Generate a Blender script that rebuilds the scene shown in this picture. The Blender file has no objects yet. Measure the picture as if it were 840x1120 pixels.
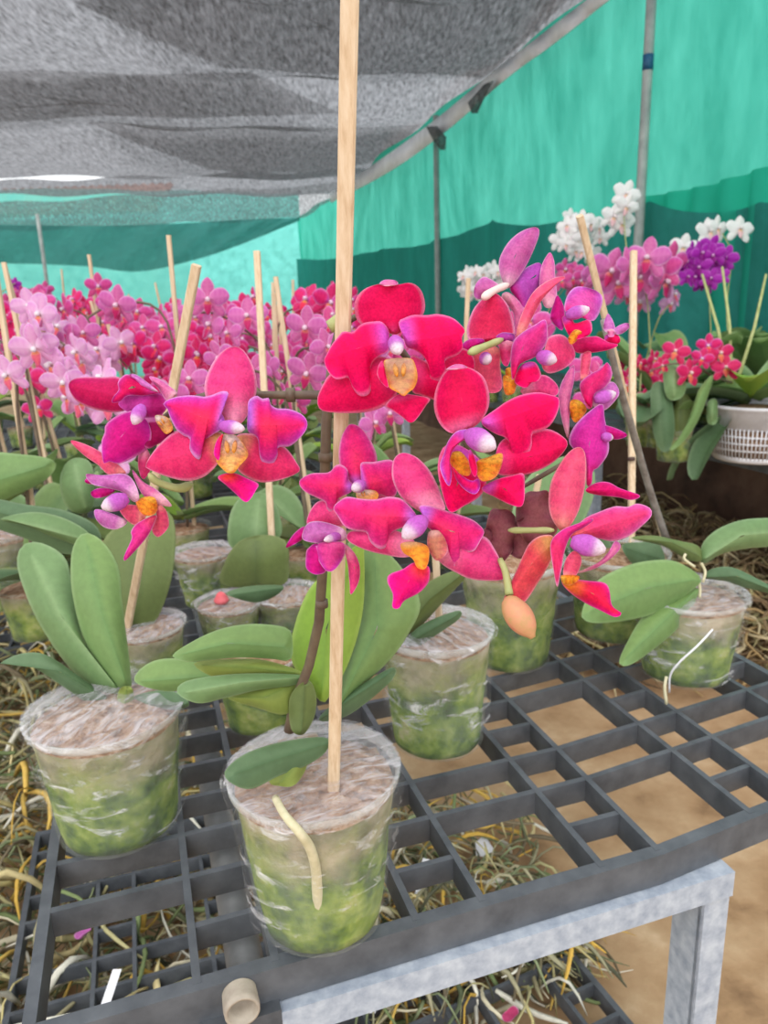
import bpy, math, random
from mathutils import Vector, Matrix
random.seed(7)
C = bpy.context.scene.collection
SC = bpy.context.scene
# ------------------------------------------------------------------ camera model (840 x 1120 frame)
FPX = 820.0; PITCH = math.atan(222/820.0); ROLL = 0.032
CAMZ = 0.894; BENCH = 0.50
EYE = Vector((0, 0, CAMZ))
FW = Vector((0, math.cos(PITCH), -math.sin(PITCH)))
_R0 = Vector((1, 0, 0)); _U0 = _R0.cross(FW)
RT = _R0*math.cos(ROLL) - _U0*math.sin(ROLL); UP = _R0*math.sin(ROLL) + _U0*math.cos(ROLL)
def ray(x, y): return FW + RT*((x-420)/FPX) + UP*((560-y)/FPX)
def P(x, y, d): return EYE + ray(x, y)*d
def onz(x, y, z):
    r = ray(x, y); return EYE + r*((z-CAMZ)/r.z)
def proj(p):
    q = Vector(p)-EYE; d = q.dot(FW)
    return 420+FPX*q.dot(RT)/d, 560-FPX*q.dot(UP)/d, d
_d = ray(140, 347); YAW = math.atan2(_d.x, _d.y)
BV = Vector((math.sin(YAW), math.cos(YAW), 0)); BU = Vector((math.cos(YAW), -math.sin(YAW), 0))
def B(u, v, z): return BU*u + BV*v + Vector((0, 0, z))          # bench axes: u across, v away
# ------------------------------------------------------------------ materials
def lin(c):
    r = []
    for k in c[:3]:
        k = k/255.0; r.append(k/12.92 if k <= .04045 else ((k+.055)/1.055)**2.4)
    return tuple(r)
class NT:
    def __init__(s, name):
        s.m = bpy.data.materials.new(name); s.m.use_nodes = True; s.t = s.m.node_tree; s.t.nodes.clear()
        s.out = s.n('ShaderNodeOutputMaterial')
    def n(s, typ, **kw):
        x = s.t.nodes.new(typ)
        for k, v in kw.items():
            if k in x.inputs: x.inputs[k].default_value = v
            else: setattr(x, k, v)
        return x
    def l(s, a, b): s.t.links.new(a, b)
    def noise(s, scale, detail=4, rough=.6, stretch=None, coord='Object'):
        tc = s.n('ShaderNodeTexCoord'); mp = s.n('ShaderNodeMapping')
        s.l(tc.outputs[coord], mp.inputs['Vector'])
        if stretch: mp.inputs['Scale'].default_value = stretch
        no = s.n('ShaderNodeTexNoise', Scale=scale, Detail=detail, Roughness=rough)
        s.l(mp.outputs['Vector'], no.inputs['Vector']); return no.outputs['Fac']
    def ramp(s, fac, stops):
        r = s.n('ShaderNodeValToRGB'); e = r.color_ramp.elements
        while len(e) > 1: e.remove(e[-1])
        e[0].position = stops[0][0]; e[0].color = (*stops[0][1], 1)
        for p, c in stops[1:]:
            x = e.new(p); x.color = (*c, 1)
        s.l(fac, r.inputs['Fac']); return r.outputs['Color']
    def bump(s, fac, bs, strength=.3, dist=.002):
        b = s.n('ShaderNodeBump', Strength=strength, Distance=dist); s.l(fac, b.inputs['Height']); s.l(b.outputs['Normal'], bs.inputs['Normal'])
def simple(name, stops, scale=30, rough=.6, bump=.2, metal=0, stretch=None, bd=.002, detail=4, spec=.4):
    t = NT(name); f = t.noise(scale, detail, stretch=stretch)
    bs = t.n('ShaderNodeBsdfPrincipled', Roughness=rough, Metallic=metal)
    bs.inputs['Specular IOR Level'].default_value = spec
    if len(stops) == 1: bs.inputs['Base Color'].default_value = (*lin(stops[0]), 1)
    else:
        n = len(stops); t.l(t.ramp(f, [(.3+.4*i/(n-1), lin(c)) for i, c in enumerate(stops)]), bs.inputs['Base Color'])
    if bump: t.bump(f, bs, bump, bd)
    t.l(bs.outputs[0], t.out.inputs[0]); return t.m
def attr_mat(name, rough=.5, trans=.3, nscale=900, amp=.16, spec=.3, bump=.12, veins=False):
    t = NT(name); a = t.n('ShaderNodeAttribute', attribute_name='Col')
    f = t.noise(nscale, 3); g = t.ramp(f, [(.34, (1-amp,)*3), (.66, (1, 1, 1))])
    if veins:
        f3 = t.noise(nscale*.16, 3, .6); g3 = t.ramp(f3, [(.35, (.95, .84, .92)), (.6, (1, 1, 1))]); mv = t.n('ShaderNodeMix', data_type='RGBA', blend_type='MULTIPLY'); mv.inputs[0].default_value = 1
        t.l(g, mv.inputs[6]); t.l(g3, mv.inputs[7]); g = mv.outputs[2]
    mx = t.n('ShaderNodeMix', data_type='RGBA', blend_type='MULTIPLY'); mx.inputs[0].default_value = 1
    t.l(a.outputs['Color'], mx.inputs[6]); t.l(g, mx.inputs[7])
    bs = t.n('ShaderNodeBsdfPrincipled', Roughness=rough); bs.inputs['Specular IOR Level'].default_value = spec
    t.l(mx.outputs[2], bs.inputs['Base Color']); t.bump(f, bs, bump, .0006)
    if trans:
        tr = t.n('ShaderNodeBsdfTranslucent'); t.l(mx.outputs[2], tr.inputs['Color'])
        ms = t.n('ShaderNodeMixShader'); ms.inputs[0].default_value = trans
        t.l(bs.outputs[0], ms.inputs[1]); t.l(tr.outputs[0], ms.inputs[2]); t.l(ms.outputs[0], t.out.inputs[0])
    else: t.l(bs.outputs[0], t.out.inputs[0])
    return t.m
def film_mat(name, lo, hi, col, scale, stretch, rough=.25, p0=.45, p1=.72):
    """thin clear plastic: see-through with whitish creases"""
    t = NT(name); f = t.noise(scale, 6, .65, stretch); f.node.inputs['Distortion'].default_value = 1.0
    fac = t.ramp(f, [(p0, (lo,)*3), (p1, (hi,)*3)])
    tr = t.n('ShaderNodeBsdfTransparent'); bs = t.n('ShaderNodeBsdfPrincipled', Roughness=rough)
    bs.inputs['Base Color'].default_value = (*lin(col), 1); bs.inputs['Specular IOR Level'].default_value = .7
    t.bump(f, bs, .6, .004)
    ms = t.n('ShaderNodeMixShader'); t.l(fac, ms.inputs[0]); t.l(tr.outputs[0], ms.inputs[1]); t.l(bs.outputs[0], ms.inputs[2])
    t.l(ms.outputs[0], t.out.inputs[0]); return t.m
def cloth_mat(name, col, tint, transp, transl, wscale=60, stretch=(1, 1, 1), var=.3, bstr=.5, bscale=3):
    """woven sheet that lets daylight through"""
    t = NT(name); f = t.noise(wscale, 5, .65, stretch); f2 = t.noise(bscale, 4, .55)
    c = t.ramp(f, [(.3, tuple(k*(1-var) for k in lin(col))), (.7, tuple(min(1, k*(1+var)) for k in lin(col)))])
    df = t.n('ShaderNodeBsdfDiffuse'); t.l(c, df.inputs['Color'])
    tl = t.n('ShaderNodeBsdfTranslucent'); t.l(c, tl.inputs['Color'])
    b = t.n('ShaderNodeBump', Strength=bstr, Distance=.08); t.l(f2, b.inputs['Height'])
    t.l(b.outputs['Normal'], df.inputs['Normal']); t.l(b.outputs['Normal'], tl.inputs['Normal'])
    m1 = t.n('ShaderNodeMixShader'); m1.inputs[0].default_value = transl
    t.l(df.outputs[0], m1.inputs[1]); t.l(tl.outputs[0], m1.inputs[2])
    tr = t.n('ShaderNodeBsdfTransparent'); tr.inputs['Color'].default_value = (*lin(tint), 1)
    fac = t.ramp(f, [(.35, (transp*.35,)*3), (.72, (min(1, transp*1.7),)*3)])
    m2 = t.n('ShaderNodeMixShader'); t.l(fac, m2.inputs[0]); t.l(m1.outputs[0], m2.inputs[1]); t.l(tr.outputs[0], m2.inputs[2])
    t.l(m2.outputs[0], t.out.inputs[0]); return t.m
M = dict(
    petal=attr_mat('petal_tissue', .6, .25, 800, .22, .12, .25, True),
    lip=attr_mat('speckled_lip', .55, .2, 700, .4, .15, .35, True),
    far_petal=attr_mat('far_petal_tissue', .55, .35, 300, .08, bump=0),
    leaf=attr_mat('leaf_tissue', .5, .12, 160, .12, .3, .1),
    plastic=simple('black_plastic', [(70, 74, 80), (96, 100, 106)], 40, .5, .08),
    galv=simple('galvanised_steel', [(146, 156, 172), (168, 177, 190), (188, 196, 206)], 90, .5, .08, .0, (1, 1, 1)),
    pvc=simple('grey_pvc', [(112, 114, 116), (140, 142, 144)], 30, .5, .05),
    ring=simple('pipe_inside', [(150, 138, 125), (186, 176, 160)], 60, .6, .1),
    wood=simple('bamboo_wood', [(196, 166, 132), (214, 188, 156), (224, 202, 174)], 60, .6, .1, 0, (6, 6, .25)),
    soil=simple('packed_earth', [(128, 98, 70), (172, 138, 102), (190, 158, 122), (214, 186, 152)], 7, .9, .8, bd=.012, detail=12),
    moss=None, film=None, wall=None,
    stem=simple('spike_stem', [(92, 74, 66), (118, 104, 84)], 80, .5, .05),
    gstem=simple('green_stem', [(150, 158, 96), (182, 184, 128)], 80, .5, .05),
    dstem=simple('dark_stem', [(62, 44, 42), (92, 66, 58)], 80, .5, .05),
    root=simple('aerial_root', [(196, 188, 150), (222, 214, 182)], 120, .6, .2),
    bark=simple('bark_chips', [(96, 70, 52), (160, 122, 92), (196, 170, 146)], 130, .9, .8, bd=.006),
    fadedark=simple('withered_petal', [(84, 40, 50), (118, 58, 66), (140, 76, 80)], 140, .75, .6, bd=.003),
    bud=simple('bud_skin', [(176, 150, 92), (204, 146, 108), (212, 128, 104)], 120, .5, .1),
    pink=simple('pale_pedicel', [(226, 190, 190), (240, 214, 206)], 80, .5, .05),
    cap=simple('white_anther', [(246, 236, 244), (255, 250, 250)], 60, .35, 0),
    roots=attr_mat('dry_roots', .85, 0, 60, .25, .2, .3),
    white=simple('white_plastic', [(232, 232, 240), (246, 246, 250)], 40, .5, .05),
    basket=simple('clear_basket_plastic', [(206, 204, 210), (226, 226, 232)], 40, .35, .05),
    pole=simple('grey_pole', [(140, 148, 146), (172, 178, 174)], 20, .5, .05),
    tape=simple('blue_tape', [(34, 84, 122), (46, 100, 138)], 30, .5, 0),
    rod=simple('dark_rod', [(104, 94, 90), (150, 144, 138)], 90, .4, .05),
)
def moss_mat():
    t = NT('moss_in_pot'); f = t.noise(38, 8, .62); f2 = t.noise(26, 4)
    c = t.ramp(f, [(.30, lin((34, 54, 26))), (.42, lin((70, 98, 32))), (.52, lin((114, 138, 46))), (.62, lin((152, 166, 78))), (.74, lin((192, 176, 140)))])
    g = t.ramp(f2, [(.3, lin((120, 104, 78))), (.7, lin((190, 176, 152)))])
    tc = t.n('ShaderNodeTexCoord'); sx = t.n('ShaderNodeSeparateXYZ'); t.l(tc.outputs['Generated'], sx.inputs[0])
    ad = t.n('ShaderNodeMath', operation='ADD'); t.l(sx.outputs['Z'], ad.inputs[0]); t.l(f2, ad.inputs[1])
    k = t.ramp(ad.outputs[0], [(.0, (0, 0, 0)), (1.0, (1, 1, 1))]); mr = t.n('ShaderNodeMapRange')
    mr.inputs[1].default_value = 1.0; mr.inputs[2].default_value = 1.5; t.l(ad.outputs[0], mr.inputs[0])
    mx = t.n('ShaderNodeMix', data_type='RGBA'); t.l(mr.outputs[0], mx.inputs[0]); t.l(c, mx.inputs[6]); t.l(g, mx.inputs[7])
    bs = t.n('ShaderNodeBsdfPrincipled', Roughness=.8); t.l(mx.outputs[2], bs.inputs['Base Color']); t.bump(f, bs, .8, .006)
    t.l(bs.outputs[0], t.out.inputs[0]); return t.m
M['moss'] = moss_mat()
M['film'] = film_mat('cling_film', .03, .8, (240, 240, 244), 24, (1.3, 1.3, 3.5), p0=.55, p1=.72)
M['cover'] = film_mat('film_over_pot', .14, .74, (228, 224, 230), 42, (1, 3.2, 1), p0=.42, p1=.74)
M['wall'] = film_mat('clear_pot', .05, .26, (222, 232, 222), 12, (1, 1, .6), p0=.4, p1=.8)
M['rim'] = film_mat('pot_rim', .28, .58, (226, 228, 226), 30, (1, 1, 1))
M['net'] = cloth_mat('grey_shade_net', (128, 128, 132), (245, 248, 255), .17, .5, 34, (1.6, .3, 1), .45, .4, 2)
M['net2'] = cloth_mat('grey_shade_net_double', (120, 120, 124), (255, 255, 255), .36, .5, 34, (1.6, .3, 1), .4, .4, 2)
M['teal'] = cloth_mat('green_shade_cloth', (66, 190, 168), (140, 240, 220), .15, .62, 5, (1, 1, .35), .12, .8, 1.3)
M['dteal'] = cloth_mat('dark_green_shade_cloth', (66, 150, 144), (90, 180, 174), .06, .42, 9, (1, 1, .3), .14, .9, 2.2)
M['cyan'] = cloth_mat('pale_blue_green_cloth', (120, 222, 214), (160, 250, 240), .22, .62, 7, (1, 1, 1), .14, 1.0, 1.5)
# ------------------------------------------------------------------ object helpers
def world_off(p):
    o = Vector((0, 0, 0))
    while p is not None: o += p.location; p = p.parent
    return o
def link(name, me, parent=None):
    o = bpy.data.objects.new(name, me); C.objects.link(o)
    if parent is not None: o.parent = parent
    return o
def mesh(name, vs, fs, mats, cols=None, smooth=True, mi=None):
    me = bpy.data.meshes.new(name); me.from_pydata([tuple(v) for v in vs], [], fs)
    for m in (mats if isinstance(mats, (list, tuple)) else [mats]): me.materials.append(m)
    if cols is not None:
        a = me.color_attributes.new('Col', 'FLOAT_COLOR', 'POINT')
        flat = []
        for c in cols: flat += [c[0], c[1], c[2], 1.0]
        a.data.foreach_set('color', flat)
    if smooth: me.polygons.foreach_set('use_smooth', [True]*len(me.polygons))
    if mi: me.polygons.foreach_set('material_index', mi)
    me.update(); return me
def obj(name, vs, fs, mats, parent=None, cols=None, smooth=True, thick=0, mi=None, origin=None):
    """vertices in world space; a top-level mesh gets its origin at `origin`"""
    off = world_off(parent) if parent is not None else (Vector(origin) if origin is not None else Vector((0, 0, 0)))
    o = link(name, mesh(name, [Vector(v)-off for v in vs], fs, mats, cols, smooth, mi), parent)
    if parent is None: o.location = off
    if thick:
        s = o.modifiers.new('thickness', 'SOLIDIFY'); s.thickness = thick; s.offset = 0
    return o
def empty(name, loc, parent=None):
    o = bpy.data.objects.new(name, None); C.objects.link(o); o.location = loc; o.empty_display_size = .02
    if parent is not None:
        o.parent = parent; o.location = Vector(loc)-world_off(parent)
    return o
def tag(o, label, cat=None, group=None, kind=None):
    if label: o['label'] = label
    if cat: o['category'] = cat
    if group: o['group'] = group
    if kind: o['kind'] = kind
    return o
class G:
    def __init__(s): s.v = []; s.f = []; s.c = []
    def add(s, vs, fs, col=None):
        n = len(s.v); s.v += [Vector(v) for v in vs]; s.f += [[i+n for i in q] for q in fs]
        if col is not None: s.c += (col if isinstance(col, list) else [col]*len(vs))
        return s
def box_vf(o, ax, ay, az):
    """box from corner o with edge vectors"""
    v = [o, o+ax, o+ax+ay, o+ay]; v = v+[q+az for q in v]
    return v, [[3, 2, 1, 0], [4, 5, 6, 7], [0, 1, 5, 4], [1, 2, 6, 5], [2, 3, 7, 6], [3, 0, 4, 7]]
def cr(pts, n, closed=False):
    pts = [Vector(p) for p in pts]; m = len(pts); out = []
    segs = m if closed else m-1
    for k in range(n if closed else n):
        t = k/n*segs if closed else k/(n-1)*segs
        i = min(int(t), segs-1); f = t-i
        if closed: a, b, c, d = pts[(i-1) % m], pts[i % m], pts[(i+1) % m], pts[(i+2) % m]
        else:
            b, c = pts[i], pts[i+1]; a = pts[i-1] if i > 0 else b*2-c; d = pts[i+2] if i+2 < m else c*2-b
        out.append(.5*((2*b)+(c-a)*f+(2*a-5*b+4*c-d)*f*f+(3*b-a-3*c+d)*f**3))
    return out
def tube_vf(path, rad, sides=8, flat=1.0, caps=True):
    path = [Vector(p) for p in path]; n = len(path); vs = []; fs = []
    rr = rad if isinstance(rad, (list, tuple)) else [rad]*n
    ref = None
    for i, p in enumerate(path):
        t = (path[min(i+1, n-1)]-path[max(i-1, 0)]).normalized()
        if ref is None: ref = t.orthogonal().normalized()
        ref = (ref-t*ref.dot(t)).normalized(); b = t.cross(ref)
        r = rr[i] if len(rr) == n else rr[0]+(rr[-1]-rr[0])*i/(n-1)
        for k in range(sides):
            a = 2*math.pi*k/sides; vs.append(p+ref*(r*math.cos(a))+b*(r*flat*math.sin(a)))
    for i in range(n-1):
        for k in range(sides):
            k2 = (k+1) % sides; fs.append([i*sides+k, i*sides+k2, (i+1)*sides+k2, (i+1)*sides+k])
    if caps: fs.append(list(range(sides))[::-1]); fs.append([(n-1)*sides+k for k in range(sides)])
    return vs, fs
def tube(name, path, rad, mat, parent=None, sides=8, n=None, **kw):
    if n: path = cr(path, n)
    vs, fs = tube_vf(path, rad, sides); return obj(name, vs, fs, mat, parent, **kw)
def beam_vf(a, b, w, d=None, w2=None):
    a = Vector(a); b = Vector(b); t = (b-a).normalized(); s = t.cross(Vector((0, 1, 0)))
    if s.length < .1: s = t.cross(Vector((1, 0, 0)))
    s.normalize(); q = t.cross(s).normalized(); d = d or w; w2 = w2 or w
    vs = []
    for p, ww in ((a, w), (b, w2)):
        dd = d*ww/w
        for x, y in ((-.5, -.36), (-.36, -.5), (.36, -.5), (.5, -.36), (.5, .36), (.36, .5), (-.36, .5), (-.5, .36)): vs.append(p+s*(x*ww)+q*(y*dd))
    return vs, [[i, (i+1) % 8, 8+(i+1) % 8, 8+i] for i in range(8)]+[list(range(8))[::-1], list(range(8, 16))]
def stake(a, b, w, parent, name='stake', mat='wood'):
    vs, fs = beam_vf(a, b, w); return obj(name, vs, fs, M[mat], parent, smooth=False)
def lathe_vf(prof, n=40, c=Vector((0, 0, 0)), cap=False):
    vs = []; fs = []
    for r, z in prof:
        for k in range(n):
            a = 2*math.pi*k/n; vs.append(c+Vector((r*math.cos(a), r*math.sin(a), z)))
    for i in range(len(prof)-1):
        for k in range(n):
            k2 = (k+1) % n; fs.append([i*n+k, i*n+k2, (i+1)*n+k2, (i+1)*n+k])
    if cap: fs.append(list(range(n))[::-1]); fs.append([(len(prof)-1)*n+k for k in range(n)])
    return vs, fs
def mixc(a, b, t): return tuple(a[i]+(b[i]-a[i])*t for i in range(3))
def sm(t, a, b):
    t = max(0, min(1, (t-a)/(b-a))); return t*t*(3-2*t)
# ------------------------------------------------------------------ petals and leaves: an outline curved in depth
RINGS = (0, .28, .52, .72, .87, .95, 1)
def blade_vf(pts, spine, depth, pal, mapf, n=40, rings=RINGS, thick=0):
    """pts: outline; spine: base..tip; depth(t, r, side, k) -> offset; mapf(x, y, d) -> point"""
    pts = [Vector((p[0], p[1])) for p in pts]; fine = cr(pts, n*6, True)
    L = [0]
    for i in range(len(fine)): L.append(L[-1]+(fine[(i+1) % len(fine)]-fine[i]).length)
    out = []; j = 0
    for k in range(n):
        s = L[-1]*k/n
        while L[j+1] < s: j += 1
        out.append(fine[j % len(fine)])
    sp = [Vector((p[0], p[1])) for p in spine]; seg = [(sp[i+1]-sp[i]).length for i in range(len(sp)-1)]; tot = sum(seg)
    def nearest(p):
        best = None; acc = 0
        for i in range(len(sp)-1):
            a, b = sp[i], sp[i+1]; f = max(0, min(1, (p-a).dot(b-a)/max(1e-9, (b-a).length_squared))); q = a+(b-a)*f
            dd = (p-q).length
            if best is None or dd < best[0]: best = (dd, (acc+f*seg[i])/tot, i)
            acc += seg[i]
        return best
    def at(t):
        s = t*tot
        for i, g in enumerate(seg):
            if s <= g or i == len(seg)-1: return sp[i]+(sp[i+1]-sp[i])*min(1, s/g)
            s -= g
    vs = []; cs = []; fs = []; bk = []
    info = []
    for p in out:
        dd, t, i = nearest(p); t = .06+.86*t; q = at(t); ax = (sp[i+1]-sp[i]).normalized(); e = p-q
        info.append((p, q, t, 1 if ax.x*e.y-ax.y*e.x > 0 else -1))
    for r in rings:
        for k, (p, q, t, sd) in enumerate(info):
            pos = q+(p-q)*r
            t2 = nearest(pos)[1]
            d = depth(t2, r, sd, k/n*2*math.pi)
            vs.append(mapf(pos.x, pos.y, d)); cs.append(pal(t2, r, sd, k/n*2*math.pi))
            if thick: bk.append(mapf(pos.x, pos.y, d+thick*(1-.5*r*r)))
    for i in range(len(rings)-1):
        for k in range(n):
            k2 = (k+1) % n; fs.append([i*n+k, i*n+k2, (i+1)*n+k2, (i+1)*n+k])
    if thick:
        m = len(vs); b = (len(rings)-1)*n; fs += [[q+m for q in f[::-1]] for f in fs]; vs += bk; cs += list(cs)
        for k in range(n): k2 = (k+1) % n; fs.append([b+k, b+k2, m+b+k2, m+b+k])
    return vs, fs, cs
def pal(base, body, edge, rim, glow=None, e0=.45, b1=.30, rimw=.35):
    base, body, edge, rim = lin(base), lin(body), lin(edge), lin(rim); glow = lin(glow) if glow else None
    def f(t, r, sd, th):
        c = mixc(base, body, sm(t, .02, b1)); c = mixc(c, edge, sm(r*.75+t*.35, e0, 1.05)*.85)
        if glow: c = mixc(c, glow, .5*sm(t, .12, .3)*(1-sm(t, .4, .75))*(1-sm(r, .05, .6)))
        v = max(0, math.cos(11*th))*sm(r, .1, .45)*(1-sm(r, .7, .92))*(1-min(c)/max(max(c), 1e-4))**1.5; c = (c[0]*(1-.10*v), c[1]*(1-.45*v), c[2]*(1-.16*v))
        return mixc(c, rim, sm(r, .86, 1.0)*min(1, rimw*2.4))
    return f
def leafpal(body, rib, rim, side=None):
    body, rib, rim = lin(body), lin(rib), lin(rim); side = lin(side) if side else body
    def f(t, r, sd, th):
        c = body if sd > 0 else mixc(body, side, .8)
        c = mixc(rib, c, sm(r, .0, .22)); return mixc(c, rim, sm(r, .85, 1)*.5)
    return f
PAL = dict(
    sep=pal((250, 160, 192), (250, 76, 146), (240, 74, 150), (252, 180, 215), b1=.5),
    hot=pal((226, 90, 205), (255, 4, 98), (252, 12, 122), (254, 140, 196)),
    hotsep=pal((244, 70, 140), (248, 12, 96), (244, 28, 112), (252, 156, 200)),
    pet=pal((200, 120, 232), (250, 36, 118), (206, 70, 204), (240, 176, 240), (255, 70, 84), e0=.35, b1=.22),
    mid=pal((210, 116, 226), (248, 44, 130), (232, 70, 168), (248, 176, 222), (255, 66, 96), e0=.4, b1=.22),
    mag=pal((206, 40, 160), (220, 20, 134), (208, 40, 168), (240, 150, 215)),
    dmag=pal((150, 10, 80), (178, 12, 92), (176, 20, 104), (220, 110, 170)),
    mauve=pal((236, 190, 206), (216, 110, 176), (212, 116, 196), (240, 180, 220)),
    purp=pal((206, 40, 140), (196, 84, 190), (190, 90, 200), (232, 170, 232)),
    coral=pal((252, 160, 150), (252, 98, 136), (248, 104, 150), (252, 178, 190)),
    pale=pal((250, 190, 205), (240, 130, 180), (232, 120, 200), (250, 205, 235)),
    lil=pal((246, 200, 226), (224, 130, 206), (214, 120, 206), (246, 205, 240)),
    lip=pal((255, 70, 60), (250, 14, 120), (246, 20, 170), (250, 120, 200), e0=.3, b1=.4),
    orange=pal((246, 226, 214), (250, 190, 110), (250, 160, 50), (252, 176, 90), e0=.5, b1=.7),
    orange2=pal((252, 196, 70), (252, 160, 40), (250, 140, 60), (250, 150, 110)),
)
def spotted(p):
    return p
flower_parts = 0
def near_blade(name, parent, pts, spine, d0, dt, cup, palette, sc, fold=0, ruf=.0008, thick=.0005, mat='petal', dm=0, n=56, ph=0):
    def depth(t, r, sd, th):
        return d0+dt*t**1.4+dm*math.sin(math.pi*t)+cup*1.3*r*r*math.sin(math.pi*min(1, .15+.85*t))+(.0011*math.sin(2.6*th+ph)*r*r if mat != 'leaf' else 0)+fold*r*(1 if sd > 0 else 0)+ruf*r**3*math.sin(5*th+ph)
    vs, fs, cs = blade_vf([sc(p) for p in pts], [sc(p) for p in spine], depth, palette if callable(palette) else PAL[palette], P, n, thick=thick)
    return obj(name, vs, fs, M[mat], parent, cs)
def crop(ox, oy, s): return lambda p: (ox+p[0]/s, oy+p[1]/s)
def column(parent, a, b, d, r, sc, tipd=-.008, colour=((214, 110, 214), (250, 236, 244))):
    """the column: a tapered swelling that ends in the white anther cap"""
    a = sc(a); b = sc(b); pa = P(a[0], a[1], d); pb = P(b[0], b[1], d+tipd)
    n = 9; path = [pa+(pb-pa)*(i/(n-1)) for i in range(n)]
    r *= .66; rad = [r*k for k in (.55, .85, 1.05, 1.15, 1.15, 1.05, .92, .66, .25)]
    vs, fs = tube_vf(path, rad, 12); c0, c1 = lin(colour[0]), lin(colour[1])
    cs = [mixc(c0, c1, sm(i//12/(n-1), .55, .85)) for i in range(len(vs))]
    return obj('column', vs, fs, M['petal'], parent, cs)
def flower(plant, centre, d, sc, parts, col=None, back=None):
    c = sc(centre); root = empty('flower', P(c[0], c[1], d), plant); k = 0
    for q in parts:
        nm, pts, spine, do, dt, cup, p = q[:7]; kw = q[7] if len(q) > 7 else {}
        k += 1; near_blade(nm, root, pts, spine, d+do, dt, cup, p, sc, ph=k*1.7, mat='lip' if p in ('orange', 'orange2') else 'petal', **kw)
    for q in parts:      # two warty knobs of the callus on every orange lip
        if q[0] == 'lip' and (q[6] == 'orange' or (q[7] if len(q) > 7 else {}).get('ruf') == .0016 and q[6] not in PAL):
            b0 = sc(q[2][0]); b1 = sc(q[2][-1]); L = math.hypot(b1[0]-b0[0], b1[1]-b0[1]); ax = ((b1[0]-b0[0])/L, (b1[1]-b0[1])/L)
            g = G()
            for s_ in (-1, 1):
                path = []
                for j in range(6):
                    f = .16+.34*j/5; w_ = s_*L*(.13-.05*j/5); path.append(P(b0[0]+ax[0]*L*f-ax[1]*w_, b0[1]+ax[1]*L*f+ax[0]*w_, d+q[3]+q[4]*f-.0014-.001*math.sin(math.pi*j/5)))
                rr = L*d/FPX*.065; vs, fs = tube_vf(path, [rr*k for k in (.4, .9, 1.1, 1.0, .9, .3)], 8); c0, c1 = lin((236, 176, 120)), lin((252, 168, 60))
                g.add(vs, fs, [mixc(c0, c1, (i//8)/5) for i in range(len(vs))])
            obj('callus', g.v, g.f, M['lip'], root, g.c)
    if col:
        a, b, r = col[:3]; column(root, a, b, d+(col[3] if len(col) > 3 else -.004), r, sc, *(col[4:]))
    if back:   # the pedicel that carries it: pixel points with depth
        ra, rb2 = back[1]; tube('pedicel', [P(x, y, z) for x, y, z in back[0]], [(ra+(rb2-ra)*i/13)*(.45, .85, 1, 1, .95, .9, .88, .86, .86, .88, .92, .9, .75, .35)[i] for i in range(14)], M[back[2]], root, 10, 14)
    return root
# ------------------------------------------------------------------ potted plants
def pot_mesh(rt, rb, h):
    prof = [(rb*.2, .001), (rb*.92, .001), (rb, .004), (rb+(rt-rb)*.5, h*.5), (rt*.985, h*.93), (rt*1.03, h*.95), (rt*1.04, h), (rt*1.0, h), (rt*.975, h*.94)]
    return lathe_vf(prof, 40)
_cache = {}
def shared(key, fn):
    if key not in _cache: _cache[key] = fn()
    return _cache[key]
def bumpy(vs, amp, fr, seed):
    rnd = random.Random(seed); ks = [(rnd.uniform(-1, 1), rnd.uniform(-1, 1), rnd.uniform(-1, 1), rnd.uniform(0, 6)) for _ in range(5)]
    out = []
    for v in vs:
        s = sum(math.sin(fr*(a*v.x+b*v.y+c*v.z)+p) for a, b, c, p in ks)/5; out.append(v+Vector((v.x, v.y, 0)).normalized()*amp*s if (abs(v.x)+abs(v.y)) > 1e-6 else v)
    return out
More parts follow.
